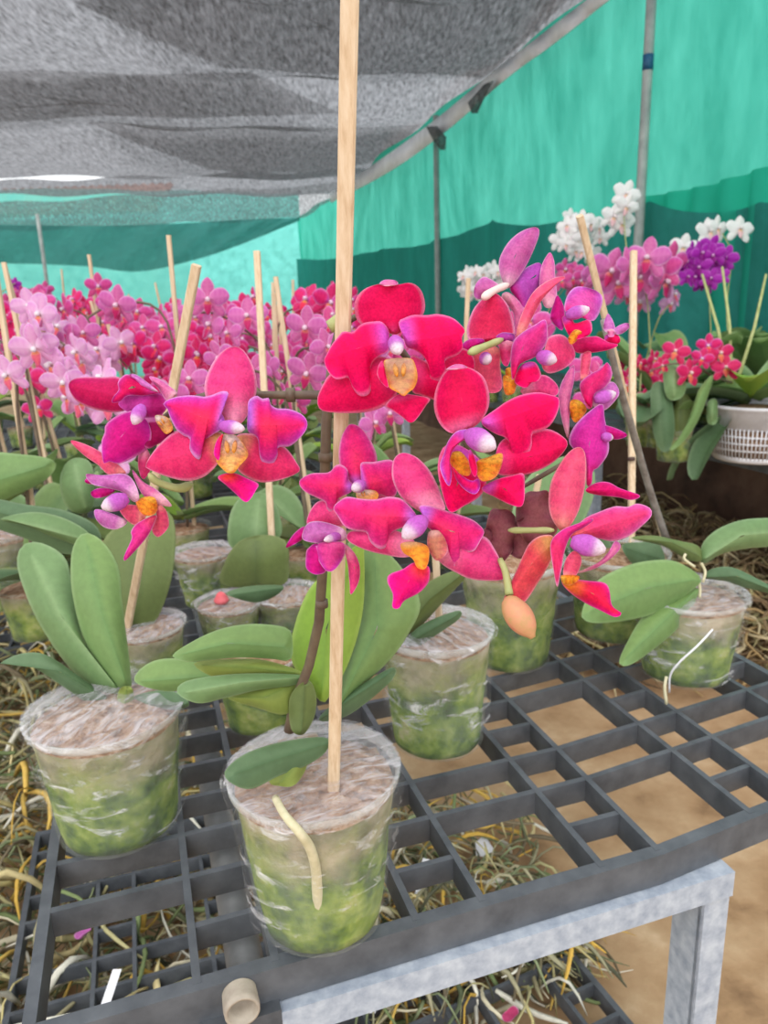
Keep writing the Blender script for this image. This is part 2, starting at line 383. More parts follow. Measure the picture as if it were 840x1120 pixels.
def pot(plant, rt, rb, h, loc, rz=0, seed=0, wrapped=True, top=.9):
    """clear cup with moss inside and cling film over the top"""
    off = Vector(loc)-world_off(plant)
    def put(nm, key, fn):
        o = link(nm, shared((nm, rt, rb, h, seed)+key, fn), plant); o.location = off; o.rotation_euler = (0, 0, rz); return o
    put('pot', (), lambda: mesh('pot', *pot_mesh(rt, rb, h), [M['wall'], M['rim']], mi=[1 if i >= 4*40 else 0 for i in range(8*40)]))
    def media():
        prof = [(.0005, .003), (rb*.6, .003), (rb*.93, .004), (rb*.95, .01)]+[(rb*.955+(rt-rb)*.94*k/8, .01+(h*top-.01)*k/8) for k in range(1, 9)]+[(rt*.7, h*top+.003), (rt*.3, h*top+.006), (.0005, h*top+.007)]
        vs, fs = lathe_vf(prof, 48); vs = bumpy(vs, .0011, 260, seed)
        mi = [0]*len(fs)
        for i in range(11*48, len(fs)): mi[i] = 1
        return mesh('moss', vs, fs, [M['moss'], M['bark']], mi=mi)
    put('moss', (), media)
    if wrapped:
        def wrap():
            rnd = random.Random(seed+3); vs = []; fs = []; n = 72
            prof = [(rt*.002, h*1.035), (rt*.3, h*1.03), (rt*.6, h*1.02), (rt*.88, h*1.012), (rt*1.05, h*1.008), (rt*1.075, h*.985), (rt*1.06, h*.93), (rt*1.02, h*.8), (rb+(rt-rb)*.55+.002, h*.5), (rb+(rt-rb)*.3+.003, h*.28)]
            ph = [rnd.uniform(0, 6.28) for _ in range(6)]
            for i, (r, z) in enumerate(prof):
                for k in range(n):
                    a = 2*math.pi*k/n
                    w = .0016*math.sin(a*3+ph[0]+i)+.0011*math.sin(a*7+ph[1]-i*1.3)+.0007*math.sin(a*13+ph[2]+i*.7)
                    if i < 5: vs.append(Vector((r*math.cos(a), r*math.sin(a), z+w*1.2*(r/rt)*(.3 if i == 4 else 1))))
                    else:
                        q = r+.0010+w*.5; zz = z+(.012*math.sin(a+ph[3])+.007*math.sin(3*a+ph[4]) if i == len(prof)-1 else 0); vs.append(Vector((q*math.cos(a), q*math.sin(a), zz)))
            for i in range(len(prof)-1):
                for k in range(n): fs.append([i*n+k, i*n+(k+1) % n, (i+1)*n+(k+1) % n, (i+1)*n+k])
            return mesh('plastic_wrap', vs, fs, [M['film'], M['cover']], mi=[1 if i < 4 else 0 for i in range(len(prof)-1) for _ in range(n)])
        put('plastic_wrap', (), wrap)
LG = dict(g=((126, 155, 92), (112, 146, 88), (160, 184, 132), (118, 150, 92)), y=((148, 178, 72), (124, 160, 60), (178, 200, 110), (128, 166, 52)),
          d=((98, 124, 88), (84, 112, 76), (134, 156, 120), (90, 118, 84)), u=((142, 158, 80), (120, 140, 70), (170, 180, 110), (134, 150, 74)),
          b=((120, 150, 100), (134, 162, 112), (158, 180, 138), (112, 142, 92)), o=((112, 128, 74), (96, 112, 66), (140, 150, 100), (104, 120, 70)))
LEAFP = {k: leafpal(v[0], v[1], v[2], v[3]) for k, v in LG.items()}
def leaf(plant, pts, spine, d0, dt, sc, kind='g', cup=.006, dm=-.01, fold=.004, label=None):
    o = near_blade('leaf', plant, pts, spine, d0, dt, cup, LEAFP[kind], sc, fold=fold, ruf=.0012, thick=.0014, mat='leaf', dm=dm, n=48)
    if label: o['label'] = label
    return o
full = lambda p: p
# ================================================================== THE LARGE ORCHID (centre)
pc = onz(353, 996, BENCH)
centre = empty('potted_orchid', pc)
tag(centre, 'large pink orchid in full bloom tied to a tall cane, centre front of bench', 'orchid')
pot(centre, .0535, .0425, .112, pc, .4, 1)
S_A = P(362, 838, .468); S_B = P(383.5, -40, .285)
stake(S_A-Vector((0, 0, .03)), S_B, .0072, centre)
centre.children[-1].data.update()
c6 = crop(180, 760, 2.625)
tube('aerial_root', [P(*c6((318, 296)), .440), P(*c6((345, 345)), .425), P(*c6((385, 392)), .4185), P(*c6((418, 440)), .430), P(*c6((434, 500)), .442), P(*c6((438, 560)), .452), P(*c6((443, 622)), .464)], [.0022, .0036], M['root'], centre, 10, 30)
c2 = crop(180, 520, 3)
leaf(centre, [(25, 592), (100, 540), (190, 502), (290, 487), (400, 500), (420, 545), (412, 606), (350, 602), (250, 598), (150, 606), (80, 612)], [(415, 565), (210, 550), (25, 595)], .475, -.02, c2, 'g')
leaf(centre, [(147, 745), (163, 725), (195, 720), (237, 728), (255, 742), (215, 752), (180, 756)], [(255, 738), (147, 746)], .50, .0, full, 'g')
leaf(centre, [(95, 618), (200, 603), (330, 606), (462, 655), (300, 668), (180, 668)], [(455, 650), (300, 632), (95, 620)], .478, -.01, c2, 'u')
leaf(centre, [(40, 712), (80, 672), (250, 650), (455, 656), (430, 686), (300, 706), (200, 730), (110, 748)], [(455, 662), (250, 680), (40, 718)], .468, -.03, c2, 'b')
leaf(centre, [(205, 725), (330, 682), (440, 662), (425, 740), (395, 785), (300, 762)], [(440, 680), (330, 730), (205, 728)], .474, -.01, c2, 'u')
leaf(centre, [(510, 740), (440, 655), (412, 580), (430, 480), (470, 380), (520, 325), (640, 222), (655, 260), (650, 450), (600, 625), (530, 740)], [(515, 740), (530, 500), (640, 225)], .480, .03, c2, 'y', .01, .01)
leaf(centre, [(550, 790), (575, 690), (630, 470), (650, 330), (600, 215), (700, 232), (780, 305), (840, 420), (800, 520), (740, 605), (640, 700)], [(560, 785), (700, 500), (690, 240)], .492, .04, c2, 'g', .01, .01)
leaf(centre, [(505, 802), (560, 745), (740, 632), (745, 672), (630, 770), (560, 802)], [(510, 800), (745, 645)], .50, .03, c2, 'd')
leaf(centre, [(412, 725), (470, 672), (497, 720), (492, 790), (455, 850), (415, 830)], [(450, 845), (460, 680)], .466, -.004, c2, 'o', .004, 0)
leaf(centre, [(335, 155), (400, 140), (410, 200), (375, 258), (330, 262), (300, 245)], [(405, 160), (330, 258)], .463, -.018, c6, 'u')
leaf(centre, [(172, 222), (230, 170), (340, 134), (462, 122), (466, 160), (410, 202), (330, 232), (250, 270), (195, 256)], [(464, 140), (320, 185), (180, 235)], .455, -.036, c6, 'd', .004, -.004)
# flower spikes
SPK = [(316, 800, .478), (322, 770, .474), (338, 728, .460), (349, 680, .440), (353, 620, .415), (355, 540, .385), (357, 460, .372), (364, 390, .366), (372, 356, .362), (392, 345, .36), (430, 372, .362), (475, 430, .366), (520, 500, .366), (566, 536, .360), (590, 522, .356), (614, 508, .356), (640, 490, .362)]
tube('flower_spike', [P(*q) for q in SPK], [.0034, .0034, .0030, .0030, .0028, .0028, .0026, .0024, .0022, .0020, .0018, .0016, .0014, .0012, .0012, .0011, .001], M['stem'], centre, 10)
tube('flower_spike', [P(*q) for q in [(362, 432, .372), (345, 432, .372), (318, 432, .376), (285, 432, .378), (240, 430, .38), (200, 442, .378), (168, 470, .376), (150, 505, .374)]], [.0024, .0014], M['stem'], centre, 10, 30)
for x, y, z, t in ((352, 660, .43, .35), (356, 500, .378, 0), (318, 432, .376, 0)):
    a = P(x, y, z); d = Vector((0, 0, .0022)) if y > 440 else Vector((.0022, 0, 0))
    tube('spike_node', [a-d, a+d], .0036, M['stem'], centre, 10)
tube('spike_node', [P(360, 358, .350), P(380, 346, .350)], [.003, .0042], M['gstem'], centre, 10, 5)
# ---- F1, the open flower left of the cane
s = crop(150, 370, 4.2)
flower(centre, (430, 410), .340, s, [
 ('sepal', [(430, 405), (350, 350), (315, 270), (310, 205), (340, 125), (388, 62), (440, 37), (485, 52), (525, 110), (547, 180), (548, 250), (520, 330), (480, 390)], [(440, 400), (440, 200), (455, 37)], .004, .008, .006, 'sep'),
 ('sepal', [(395, 440), (300, 420), (235, 420), (172, 428), (95, 495), (40, 578), (58, 604), (150, 640), (230, 655), (300, 640), (352, 600), (378, 560), (392, 490)], [(395, 470), (220, 535), (40, 582)], .004, .010, .005, pal((214, 160, 100), (246, 60, 122), (238, 70, 136), (250, 176, 210))),
 ('sepal', [(440, 480), (455, 590), (500, 635), (570, 662), (660, 650), (745, 612), (732, 570), (690, 510), (630, 470), (540, 440), (470, 440)], [(450, 510), (600, 570), (745, 610)], .004, .010, .005, pal((222, 166, 104), (248, 60, 122), (238, 70, 136), (250, 176, 210))),
 ('petal', [(402, 370), (385, 335), (395, 300), (421, 252), (390, 243), (350, 258), (310, 268), (280, 264), (235, 262), (170, 272), (120, 298), (138, 325), (150, 360), (180, 420), (215, 448), (242, 462), (240, 505), (258, 540), (285, 558), (298, 530), (302, 490), (325, 460), (368, 430), (398, 410)], [(400, 385), (290, 360), (130, 300)], -.002, .006, .006, 'pet', dict(n=72, ruf=.0012)),
 ('petal', [(505, 400), (508, 340), (513, 285), (550, 264), (575, 278), (605, 274), (615, 305), (645, 322), (700, 325), (760, 352), (783, 395), (760, 445), (705, 494), (665, 498), (645, 505), (645, 540), (625, 575), (600, 583), (570, 562), (560, 520), (556, 470), (540, 445), (512, 432)], [(505, 400), (620, 400), (780, 395)], -.002, .006, .006, 'pet', dict(n=72, ruf=.0012)),
 ('lip', [(388, 445), (440, 440), (478, 470), (510, 535), (472, 585), (445, 618), (415, 618), (392, 600), (362, 562), (372, 500)], [(430, 445), (430, 610)], -.005, -.010, .004, 'orange', dict(ruf=.0015)),
 ('lip', [(395, 440), (365, 470), (352, 530), (375, 560), (385, 500)], [(390, 445), (368, 550)], -.007, -.006, .002, 'lip'),
 ('lip', [(370, 640), (400, 622), (450, 620), (500, 640), (556, 668), (548, 695), (515, 745), (490, 749), (450, 712), (405, 672)], [(430, 625), (500, 745)], -.006, -.010, .005, 'lip'),
], ((385, 402), (490, 416), .0042))
# ---- F4, upper centre
s = crop(340, 295, 4.667)
flower(centre, (430, 400), .328, s, [
 ('sepal', [(420, 330), (330, 300), (250, 275), (222, 210), (232, 145), (280, 95), (365, 70), (440, 76), (510, 67), (560, 100), (582, 165), (575, 225), (520, 280), (460, 320)], [(420, 330), (410, 200), (400, 70)], .004, -.004, .008, 'hotsep'),
 ('sepal', [(350, 75), (375, 52), (430, 54), (445, 74), (400, 84)], [(400, 84), (400, 54)], -.004, .004, .002, 'pale'),
 ('sepal', [(410, 460), (300, 440), (190, 470), (100, 530), (58, 592), (33, 660), (48, 714), (120, 730), (220, 732), (310, 722), (385, 690), (442, 632), (430, 540)], [(410, 500), (220, 600), (45, 690)], .005, .010, .006, 'hotsep'),
 ('sepal', [(510, 440), (600, 470), (690, 440), (780, 400), (838, 475), (800, 600), (720, 680), (640, 668), (560, 640), (515, 612)], [(520, 540), (660, 570), (820, 500)], .005, .012, .005, 'hotsep'),
 ('petal', [(400, 320), (365, 268), (320, 264), (270, 272), (240, 292), (215, 318), (165, 315), (140, 340), (105, 385), (82, 430), (68, 465), (88, 520), (125, 558), (165, 556), (192, 552), (215, 605), (240, 638), (268, 647), (300, 632), (310, 590), (305, 520), (315, 475), (350, 440), (395, 410)], [(395, 365), (240, 400), (72, 465)], -.002, .006, .006, 'hot', dict(n=72, ruf=.0014)),
 ('petal', [(470, 340), (448, 268), (480, 245), (525, 230), (590, 232), (650, 226), (720, 244), (765, 280), (787, 312), (772, 345), (775, 405), (745, 438), (700, 455), (684, 470), (690, 520), (668, 562), (640, 577), (612, 560), (602, 500), (575, 445), (530, 410), (490, 395)], [(480, 365), (620, 350), (785, 320)], -.002, .006, .006, 'hot', dict(n=72, ruf=.0014)),
 ('lip', [(372, 470), (400, 455), (450, 450), (505, 452), (528, 470), (545, 545), (530, 600), (500, 625), (475, 645), (440, 625), (400, 600), (380, 550)], [(450, 450), (460, 640)], -.004, -.010, .004, pal((236, 200, 160), (226, 172, 120), (252, 150, 30), (252, 176, 80), e0=.6, b1=.5), dict(ruf=.0016)),
 ('lip', [(368, 470), (350, 480), (338, 530), (360, 575), (395, 600), (385, 540)], [(365, 475), (380, 590)], -.007, -.004, .002, 'hotsep'),
 ('lip', [(380, 692), (440, 638), (500, 636), (604, 655), (590, 692), (518, 780), (460, 748), (410, 715)], [(480, 640), (515, 778)], -.003, -.006, .006, 'hotsep'),
], ((425, 350), (446, 425), .0046, -.006, -.008))
# ---- F5 behind, F7 lower centre, F6 half-turned
s = crop(310, 460, 3.36)
flower(centre, (275, 245), .348, s, [
 ('sepal', [(262, 240), (215, 185), (203, 130), (210, 70), (228, 30), (250, 12), (290, 30), (325, 80), (345, 140), (330, 180), (290, 220)], [(268, 235), (265, 130), (250, 12)], .004, .006, .005, 'mid'),
 ('sepal', [(210, 290), (160, 290), (120, 302), (92, 345), (90, 385), (150, 388), (225, 386), (240, 330)], [(225, 310), (95, 370)], .004, .006, .004, 'sep'),
 ('sepal', [(290, 280), (370, 270), (420, 330), (400, 400), (340, 360)], [(295, 290), (400, 390)], .005, .010, .004, 'sep'),
 ('petal', [(258, 240), (240, 215), (236, 180), (212, 162), (190, 166), (165, 190), (100, 195), (58, 224), (80, 262), (150, 298), (160, 325), (175, 336), (192, 325), (200, 292), (225, 275), (250, 262)], [(252, 245), (160, 235), (60, 226)], -.002, .006, .005, 'mid', dict(n=56)),
 ('petal', [(290, 240), (284, 190), (286, 155), (330, 152), (400, 146), (420, 200), (415, 270), (390, 285), (360, 275), (320, 270)], [(290, 240), (410, 210)], -.002, .006, .005, 'mid'),
 ('lip', [(270, 260), (330, 255), (350, 275), (330, 300), (280, 300)], [(290, 255), (300, 298)], -.003, -.004, .003, 'orange'),
], ((295, 232), (255, 253), .0038))
flower(centre, (490, 390), .320, s, [
 ('sepal', [(515, 340), (440, 290), (405, 230), (398, 180), (408, 138), (440, 118), (490, 135), (535, 180), (565, 235), (590, 300), (590, 330)], [(520, 335), (470, 220), (440, 118)], .004, .008, .005, 'sep'),
 ('sepal', [(480, 440), (400, 400), (310, 405), (245, 408), (236, 440), (300, 475), (380, 495), (440, 503), (478, 492)], [(480, 460), (340, 440), (240, 425)], .004, .008, .004, 'sep'),
 ('sepal', [(545, 440), (640, 430), (735, 425), (775, 470), (812, 545), (816, 575), (790, 588), (700, 585), (640, 562), (570, 515)], [(550, 470), (680, 510), (815, 578)], .004, .008, .005, 'sep'),
 ('petal', [(490, 350), (460, 310), (430, 286), (385, 280), (340, 289), (285, 287), (235, 280), (205, 296), (183, 320), (202, 355), (225, 390), (262, 405), (305, 412), (315, 440), (335, 462), (358, 473), (380, 462), (388, 430), (410, 405), (450, 390), (485, 378)], [(488, 355), (340, 350), (188, 320)], -.002, .006, .006, 'mid', dict(n=64, ruf=.0012)),
 ('petal', [(510, 350), (498, 315), (530, 312), (570, 322), (630, 340), (690, 362), (722, 385), (738, 410), (722, 445), (700, 480), (668, 484), (650, 480), (648, 520), (630, 535), (608, 525), (598, 490), (575, 440), (545, 405), (515, 380)], [(510, 355), (620, 410), (735, 412)], -.002, .007, .006, 'mid', dict(n=64, ruf=.0012)),
 ('lip', [(540, 405), (585, 412), (605, 470), (590, 500), (562, 515), (535, 480), (528, 440)], [(545, 410), (565, 510)], -.001, .002, .003, pal((240, 190, 180), (226, 150, 120), (232, 120, 130), (246, 170, 190))),
 ('lip', [(432, 452), (480, 445), (530, 462), (535, 510), (520, 545), (492, 540), (474, 508), (440, 485)], [(490, 440), (505, 540)], -.006, -.010, .003, pal((248, 210, 150), (252, 176, 60), (250, 140, 40), (252, 170, 90))),
 ('lip', [(478, 522), (510, 530), (536, 540), (534, 592), (500, 632), (445, 662), (425, 690), (400, 686), (402, 640), (382, 592), (390, 565), (440, 545)], [(505, 530), (460, 590), (408, 688)], -.013, -.010, .005, 'lip', dict(n=52)),
], ((520, 360), (440, 430), .0056, -.008, -.006), ([(580, 680, .345), (566, 655, .338), (555, 632, .330)], [.0018, .0022], 'gstem'))
flower(centre, (180, 450), .345, s, [
 ('sepal', [(75, 440), (72, 408), (95, 374), (150, 372), (222, 400), (226, 440), (150, 452)], [(220, 420), (150, 412), (78, 420)], 0, -.006, .004, 'lil'),
 ('petal', [(8, 466), (35, 420), (72, 390), (92, 400), (75, 432), (40, 455)], [(90, 400), (8, 466)], .002, .004, .002, 'mag'),
 ('petal', [(90, 470), (128, 455), (160, 545), (122, 566), (85, 545), (82, 500)], [(140, 458), (105, 560)], -.002, -.004, .003, 'mag'),
 ('petal', [(122, 455), (170, 446), (222, 450), (226, 492), (192, 545), (158, 552), (125, 505)], [(180, 448), (165, 550)], -.005, -.008, .005, pal((236, 90, 160), (232, 70, 150), (214, 60, 190), (246, 170, 220))),
 ('sepal', [(222, 455), (258, 482), (280, 530), (278, 590), (248, 640), (243, 600), (236, 530)], [(226, 458), (262, 540), (250, 636)], .001, .004, .003, 'sep'),
], ((215, 420), (150, 440), .003, .003))
# ---- F8, right of centre
s = crop(460, 380, 4.667)
flower(centre, (300, 480), .316, s, [
 ('sepal', [(245, 420), (165, 440), (105, 400), (70, 320), (75, 222), (120, 130), (190, 97), (262, 108), (322, 152), (350, 230), (346, 310), (305, 380)], [(245, 420), (210, 270), (190, 98)], .003, .004, .007, pal((240, 110, 160), (244, 16, 90), (240, 14, 110), (252, 160, 200))),
 ('sepal', [(130, 115), (170, 88), (215, 88), (240, 104), (190, 112)], [(190, 112), (190, 90)], -.003, .003, .001, 'pale'),
 ('sepal', [(290, 560), (200, 500), (130, 500), (100, 540), (88, 600), (92, 665), (120, 780), (155, 842), (222, 810), (300, 762), (335, 700), (330, 620)], [(280, 580), (190, 680), (155, 840)], .003, .006, .005, 'hot'),
 ('sepal', [(380, 560), (390, 640), (450, 656), (560, 645), (680, 585), (750, 500), (720, 450), (640, 415), (540, 440), (420, 470)], [(390, 570), (560, 560), (748, 500)], .004, .010, .005, 'hotsep'),
 ('petal', [(320, 400), (310, 370), (340, 345), (390, 310), (445, 272), (520, 240), (600, 229), (665, 242), (706, 262), (700, 330), (660, 400), (610, 425), (570, 442), (568, 500), (548, 545), (505, 571), (472, 548), (455, 490), (430, 460), (380, 440)], [(325, 400), (500, 340), (705, 265)], -.002, .006, .006, 'hot', dict(n=64, ruf=.0012)),
 ('petal', [(255, 420), (190, 425), (145, 470), (118, 540), (98, 610), (128, 690), (150, 705), (160, 640), (150, 570), (185, 500), (250, 455)], [(250, 438), (150, 520), (140, 695)], -.004, -.004, .003, pal((206, 100, 220), (244, 40, 130), (190, 90, 220), (240, 180, 240))),
 ('lip', [(150, 545), (190, 528), (225, 550), (258, 610), (245, 655), (190, 640), (152, 592)], [(190, 535), (210, 645)], -.002, .001, .003, 'orange2'),
 ('lip', [(165, 610), (205, 650), (260, 680), (295, 670), (306, 705), (290, 742), (262, 748), (218, 720), (180, 670)], [(170, 620), (225, 690), (290, 712)], -.006, -.004, .003, pal((250, 40, 80), (240, 16, 110), (200, 60, 200), (236, 150, 230))),
 ('lip', [(250, 520), (275, 560), (290, 620), (280, 660), (262, 640), (245, 580)], [(255, 525), (275, 650)], -.008, -.003, .002, 'hot'),
 ('lip', [(285, 585), (345, 560), (415, 540), (414, 600), (385, 660), (325, 685), (290, 655)], [(340, 565), (335, 680)], -.005, -.008, .003, 'orange2', dict(ruf=.0016)),
 ('lip', [(310, 722), (385, 675), (470, 652), (526, 645), (532, 720), (528, 785), (508, 814), (450, 800), (380, 765)], [(350, 700), (430, 720), (520, 805)], -.002, .0, .005, 'hot'),
], ((240, 440), (378, 512), .0062, -.010, -.010))
# ---- F9, seen from behind, top right
s = crop(500, 240, 7)
flower(centre, (380, 530), .362, s, [
 ('sepal', [(375, 520), (335, 440), (318, 340), (340, 260), (400, 165), (490, 92), (590, 58), (630, 85), (612, 170), (545, 325), (475, 440), (410, 515)], [(380, 518), (440, 280), (605, 62)], 0, .004, .005, 'mauve'),
 ('sepal', [(330, 510), (262, 460), (200, 440), (142, 495), (128, 580), (172, 612), (260, 575), (320, 545)], [(330, 525), (135, 540)], 0, .006, .004, 'mauve'),
 ('petal', [(405, 520), (480, 410), (560, 352), (640, 338), (655, 470), (570, 640), (522, 692), (440, 590)], [(410, 530), (600, 440), (640, 345)], .004, .008, .005, 'purp'),
 ('sepal', [(375, 555), (440, 590), (522, 692), (500, 780), (465, 870), (435, 860), (428, 720), (340, 600)], [(380, 560), (470, 720), (455, 865)], .002, .004, .003, 'pale'),
], None, ([(528, 326, .345), (540, 318, .352), (556, 311, .361)], [.0021, .0019], 'pink'))
flower(centre, (270, 850), .346, s, [
 ('sepal', [(260, 940), (150, 935), (90, 925), (74, 835), (115, 705), (180, 620), (262, 568), (322, 580), (395, 670), (440, 825), (432, 890), (340, 930)], [(265, 930), (262, 750), (275, 570)], .002, .004, .007, pal((236, 60, 110), (230, 40, 90), (226, 70, 130), (246, 170, 210), rimw=.45)),
 ('petal', [(20, 1000), (48, 945), (110, 912), (195, 914), (202, 945), (110, 1010), (60, 1050)], [(190, 930), (30, 1010)], -.001, .004, .003, 'mag'),
 ('petal', [(300, 905), (315, 880), (360, 864), (438, 880), (430, 930), (360, 940)], [(310, 910), (435, 900)], -.001, .004, .003, pal((190, 50, 160), (200, 70, 170), (170, 90, 190), (230, 170, 230))),
 ('sepal', [(110, 1010), (240, 960), (330, 1000), (330, 1120), (345, 1290), (250, 1330), (130, 1260), (100, 1120)], [(240, 980), (230, 1310)], .004, .006, .004, 'coral'),
 ('petal', [(325, 930), (420, 935), (425, 1000), (390, 1120), (345, 1100), (325, 1010)], [(380, 930), (355, 1110)], .001, .004, .003, 'sep'),
 ('lip', [(370, 1150), (430, 1140), (470, 1230), (440, 1290), (390, 1270)], [(400, 1150), (420, 1285)], .002, -.004, .003, 'orange2'),
], ((190, 1050), (250, 1085), .004, -.004, -.004), ([(513, 386, .328), (530, 379, .336), (550, 371, .345)], [.0020, .0017], 'gstem'))
# ---- F11, side-on with the long curved sepal; F12 above it
s = crop(520, 270, 3.863)
flower(centre, (240, 430), .344, s, [
 ('sepal', [(172, 372), (195, 285), (245, 190), (315, 138), (372, 124), (380, 132), (350, 152), (285, 220), (240, 300), (205, 368)], [(188, 370), (250, 225), (376, 128)], -.004, .004, .003, 'coral'),
 ('petal', [(312, 380), (362, 370), (400, 400), (422, 460), (382, 510), (312, 535), (280, 500), (295, 420)], [(290, 460), (418, 455)], .006, .012, .004, pal((250, 120, 150), (246, 70, 130), (240, 100, 160), (252, 180, 210))),
 ('petal', [(155, 562), (148, 470), (160, 400), (200, 360), (250, 330), (296, 308), (306, 372), (298, 412), (258, 462), (190, 496), (170, 540)], [(165, 540), (200, 420), (300, 320)], -.008, -.006, .005, pal((250, 20, 110), (240, 60, 150), (216, 90, 190), (246, 180, 230))),
 ('sepal', [(200, 592), (282, 540), (345, 582), (342, 628), (270, 625), (200, 622)], [(205, 600), (342, 605)], .004, .008, .003, 'sep'),
 ('lip', [(165, 572), (180, 520), (205, 492), (252, 488), (278, 540), (262, 568), (240, 572), (212, 596)], [(200, 500), (220, 585)], -.004, -.004, .004, 'hot', dict(ruf=.0018)),
 ('lip', [(118, 545), (165, 562), (170, 600), (158, 622), (125, 620)], [(150, 560), (140, 620)], -.002, .0, .002, 'orange2'),
], ((262, 458), (342, 482), .0046, -.006, -.004))
flower(centre, (430, 280), .362, s, [
 ('sepal', [(290, 250), (270, 170), (276, 90), (300, 38), (318, 24), (334, 65), (338, 130), (345, 220), (325, 255)], [(310, 250), (305, 130), (318, 26)], .004, .006, .003, 'pale'),
 ('petal', [(400, 290), (375, 262), (390, 202), (430, 168), (500, 180), (536, 210), (530, 262), (500, 312), (450, 300)], [(420, 285), (480, 190)], .004, .008, .005, pal((250, 60, 150), (236, 90, 180), (206, 100, 210), (240, 180, 240))),
 ('petal', [(315, 300), (330, 240), (348, 205), (376, 262), (372, 345), (350, 345)], [(360, 330), (345, 210)], -.001, .002, .003, 'mag'),
 ('sepal', [(400, 395), (425, 348), (462, 378), (515, 378), (560, 402), (604, 415), (545, 440), (430, 448)], [(415, 400), (500, 410), (600, 416)], .002, -.002, .004, pal((250, 60, 140), (240, 30, 120), (236, 20, 130), (250, 150, 200))),
 ('lip', [(365, 302), (402, 290), (422, 322), (482, 308), (490, 362), (442, 388), (400, 382)], [(390, 300), (440, 385)], -.004, -.004, .003, 'hot', dict(ruf=.0016)),
 ('lip', [(392, 385), (420, 350), (450, 362), (425, 400), (402, 412)], [(430, 355), (400, 408)], -.008, -.002, .002, 'orange2'),
], ((382, 292), (482, 260), .0042, -.004, -.003))
flower(centre, (570, 350), .372, s, [
 ('petal', [(540, 345), (560, 282), (590, 338), (575, 370)], [(560, 365), (562, 285)], 0, .002, .002, 'lil'),
 ('petal', [(572, 360), (610, 330), (645, 322), (648, 345), (610, 370)], [(575, 362), (646, 332)], 0, .002, .002, 'lil'),
 ('sepal', [(555, 370), (600, 370), (612, 400), (585, 412), (545, 395)], [(560, 372), (600, 408)], -.001, .002, .002, 'hot'),
 ('lip', [(560, 350), (585, 350), (585, 378), (562, 378)], [(572, 350), (572, 378)], -.003, -.001, .001, 'pale'),
], None)
# ---- F13, the two side-on flowers below
flower(centre, (470, 620), .356, s, [
 ('sepal', [(390, 812), (358, 700), (350, 620), (375, 550), (415, 498), (418, 560), (402, 640), (398, 730)], [(392, 800), (380, 640), (412, 505)], .001, .004, .003, 'pale'),
 ('sepal', [(445, 562), (450, 460), (490, 448), (472, 552)], [(460, 560), (470, 452)], .003, .004, .002, 'coral'),
 ('petal', [(460, 650), (440, 582), (480, 540), (530, 515), (558, 488), (578, 540), (552, 592), (505, 622), (492, 682)], [(470, 660), (490, 580), (558, 492)], -.003, -.002, .004, pal((248, 20, 110), (244, 50, 130), (224, 90, 190), (246, 180, 230))),
 ('petal', [(488, 645), (520, 600), (580, 570), (608, 618), (575, 668), (540, 692), (505, 680)], [(490, 655), (600, 600)], .002, .006, .004, 'lil'),
 ('lip', [(402, 650), (442, 650), (470, 690), (425, 742), (400, 705)], [(440, 655), (415, 735)], .001, .002, .002, 'orange2'),
], ((505, 648), (592, 618), .0042, -.002, .002))
flower(centre, (470, 820), .350, s, [
 ('petal', [(398, 835), (398, 795), (432, 740), (500, 680), (538, 664), (546, 720), (560, 795), (562, 870), (522, 930), (497, 948), (492, 1000), (470, 1010), (464, 925), (425, 865)], [(478, 990), (480, 830), (532, 680)], -.003, .002, .006, pal((244, 40, 130), (232, 50, 170), (206, 70, 190), (244, 180, 240)), dict(n=52)),
 ('sepal', [(540, 756), (590, 765), (642, 795), (600, 814), (560, 802)], [(545, 775), (640, 796)], .003, .006, .002, 'mag'),
 ('sepal', [(464, 1030), (505, 998), (560, 994), (612, 1020), (695, 1050), (660, 1070), (600, 1058), (510, 1048)], [(468, 1030), (580, 1026), (692, 1052)], .001, .004, .003, pal((240, 20, 110), (238, 20, 120), (236, 30, 160), (246, 150, 210))),
], ((535, 800), (580, 808), .003, -.001, .002))
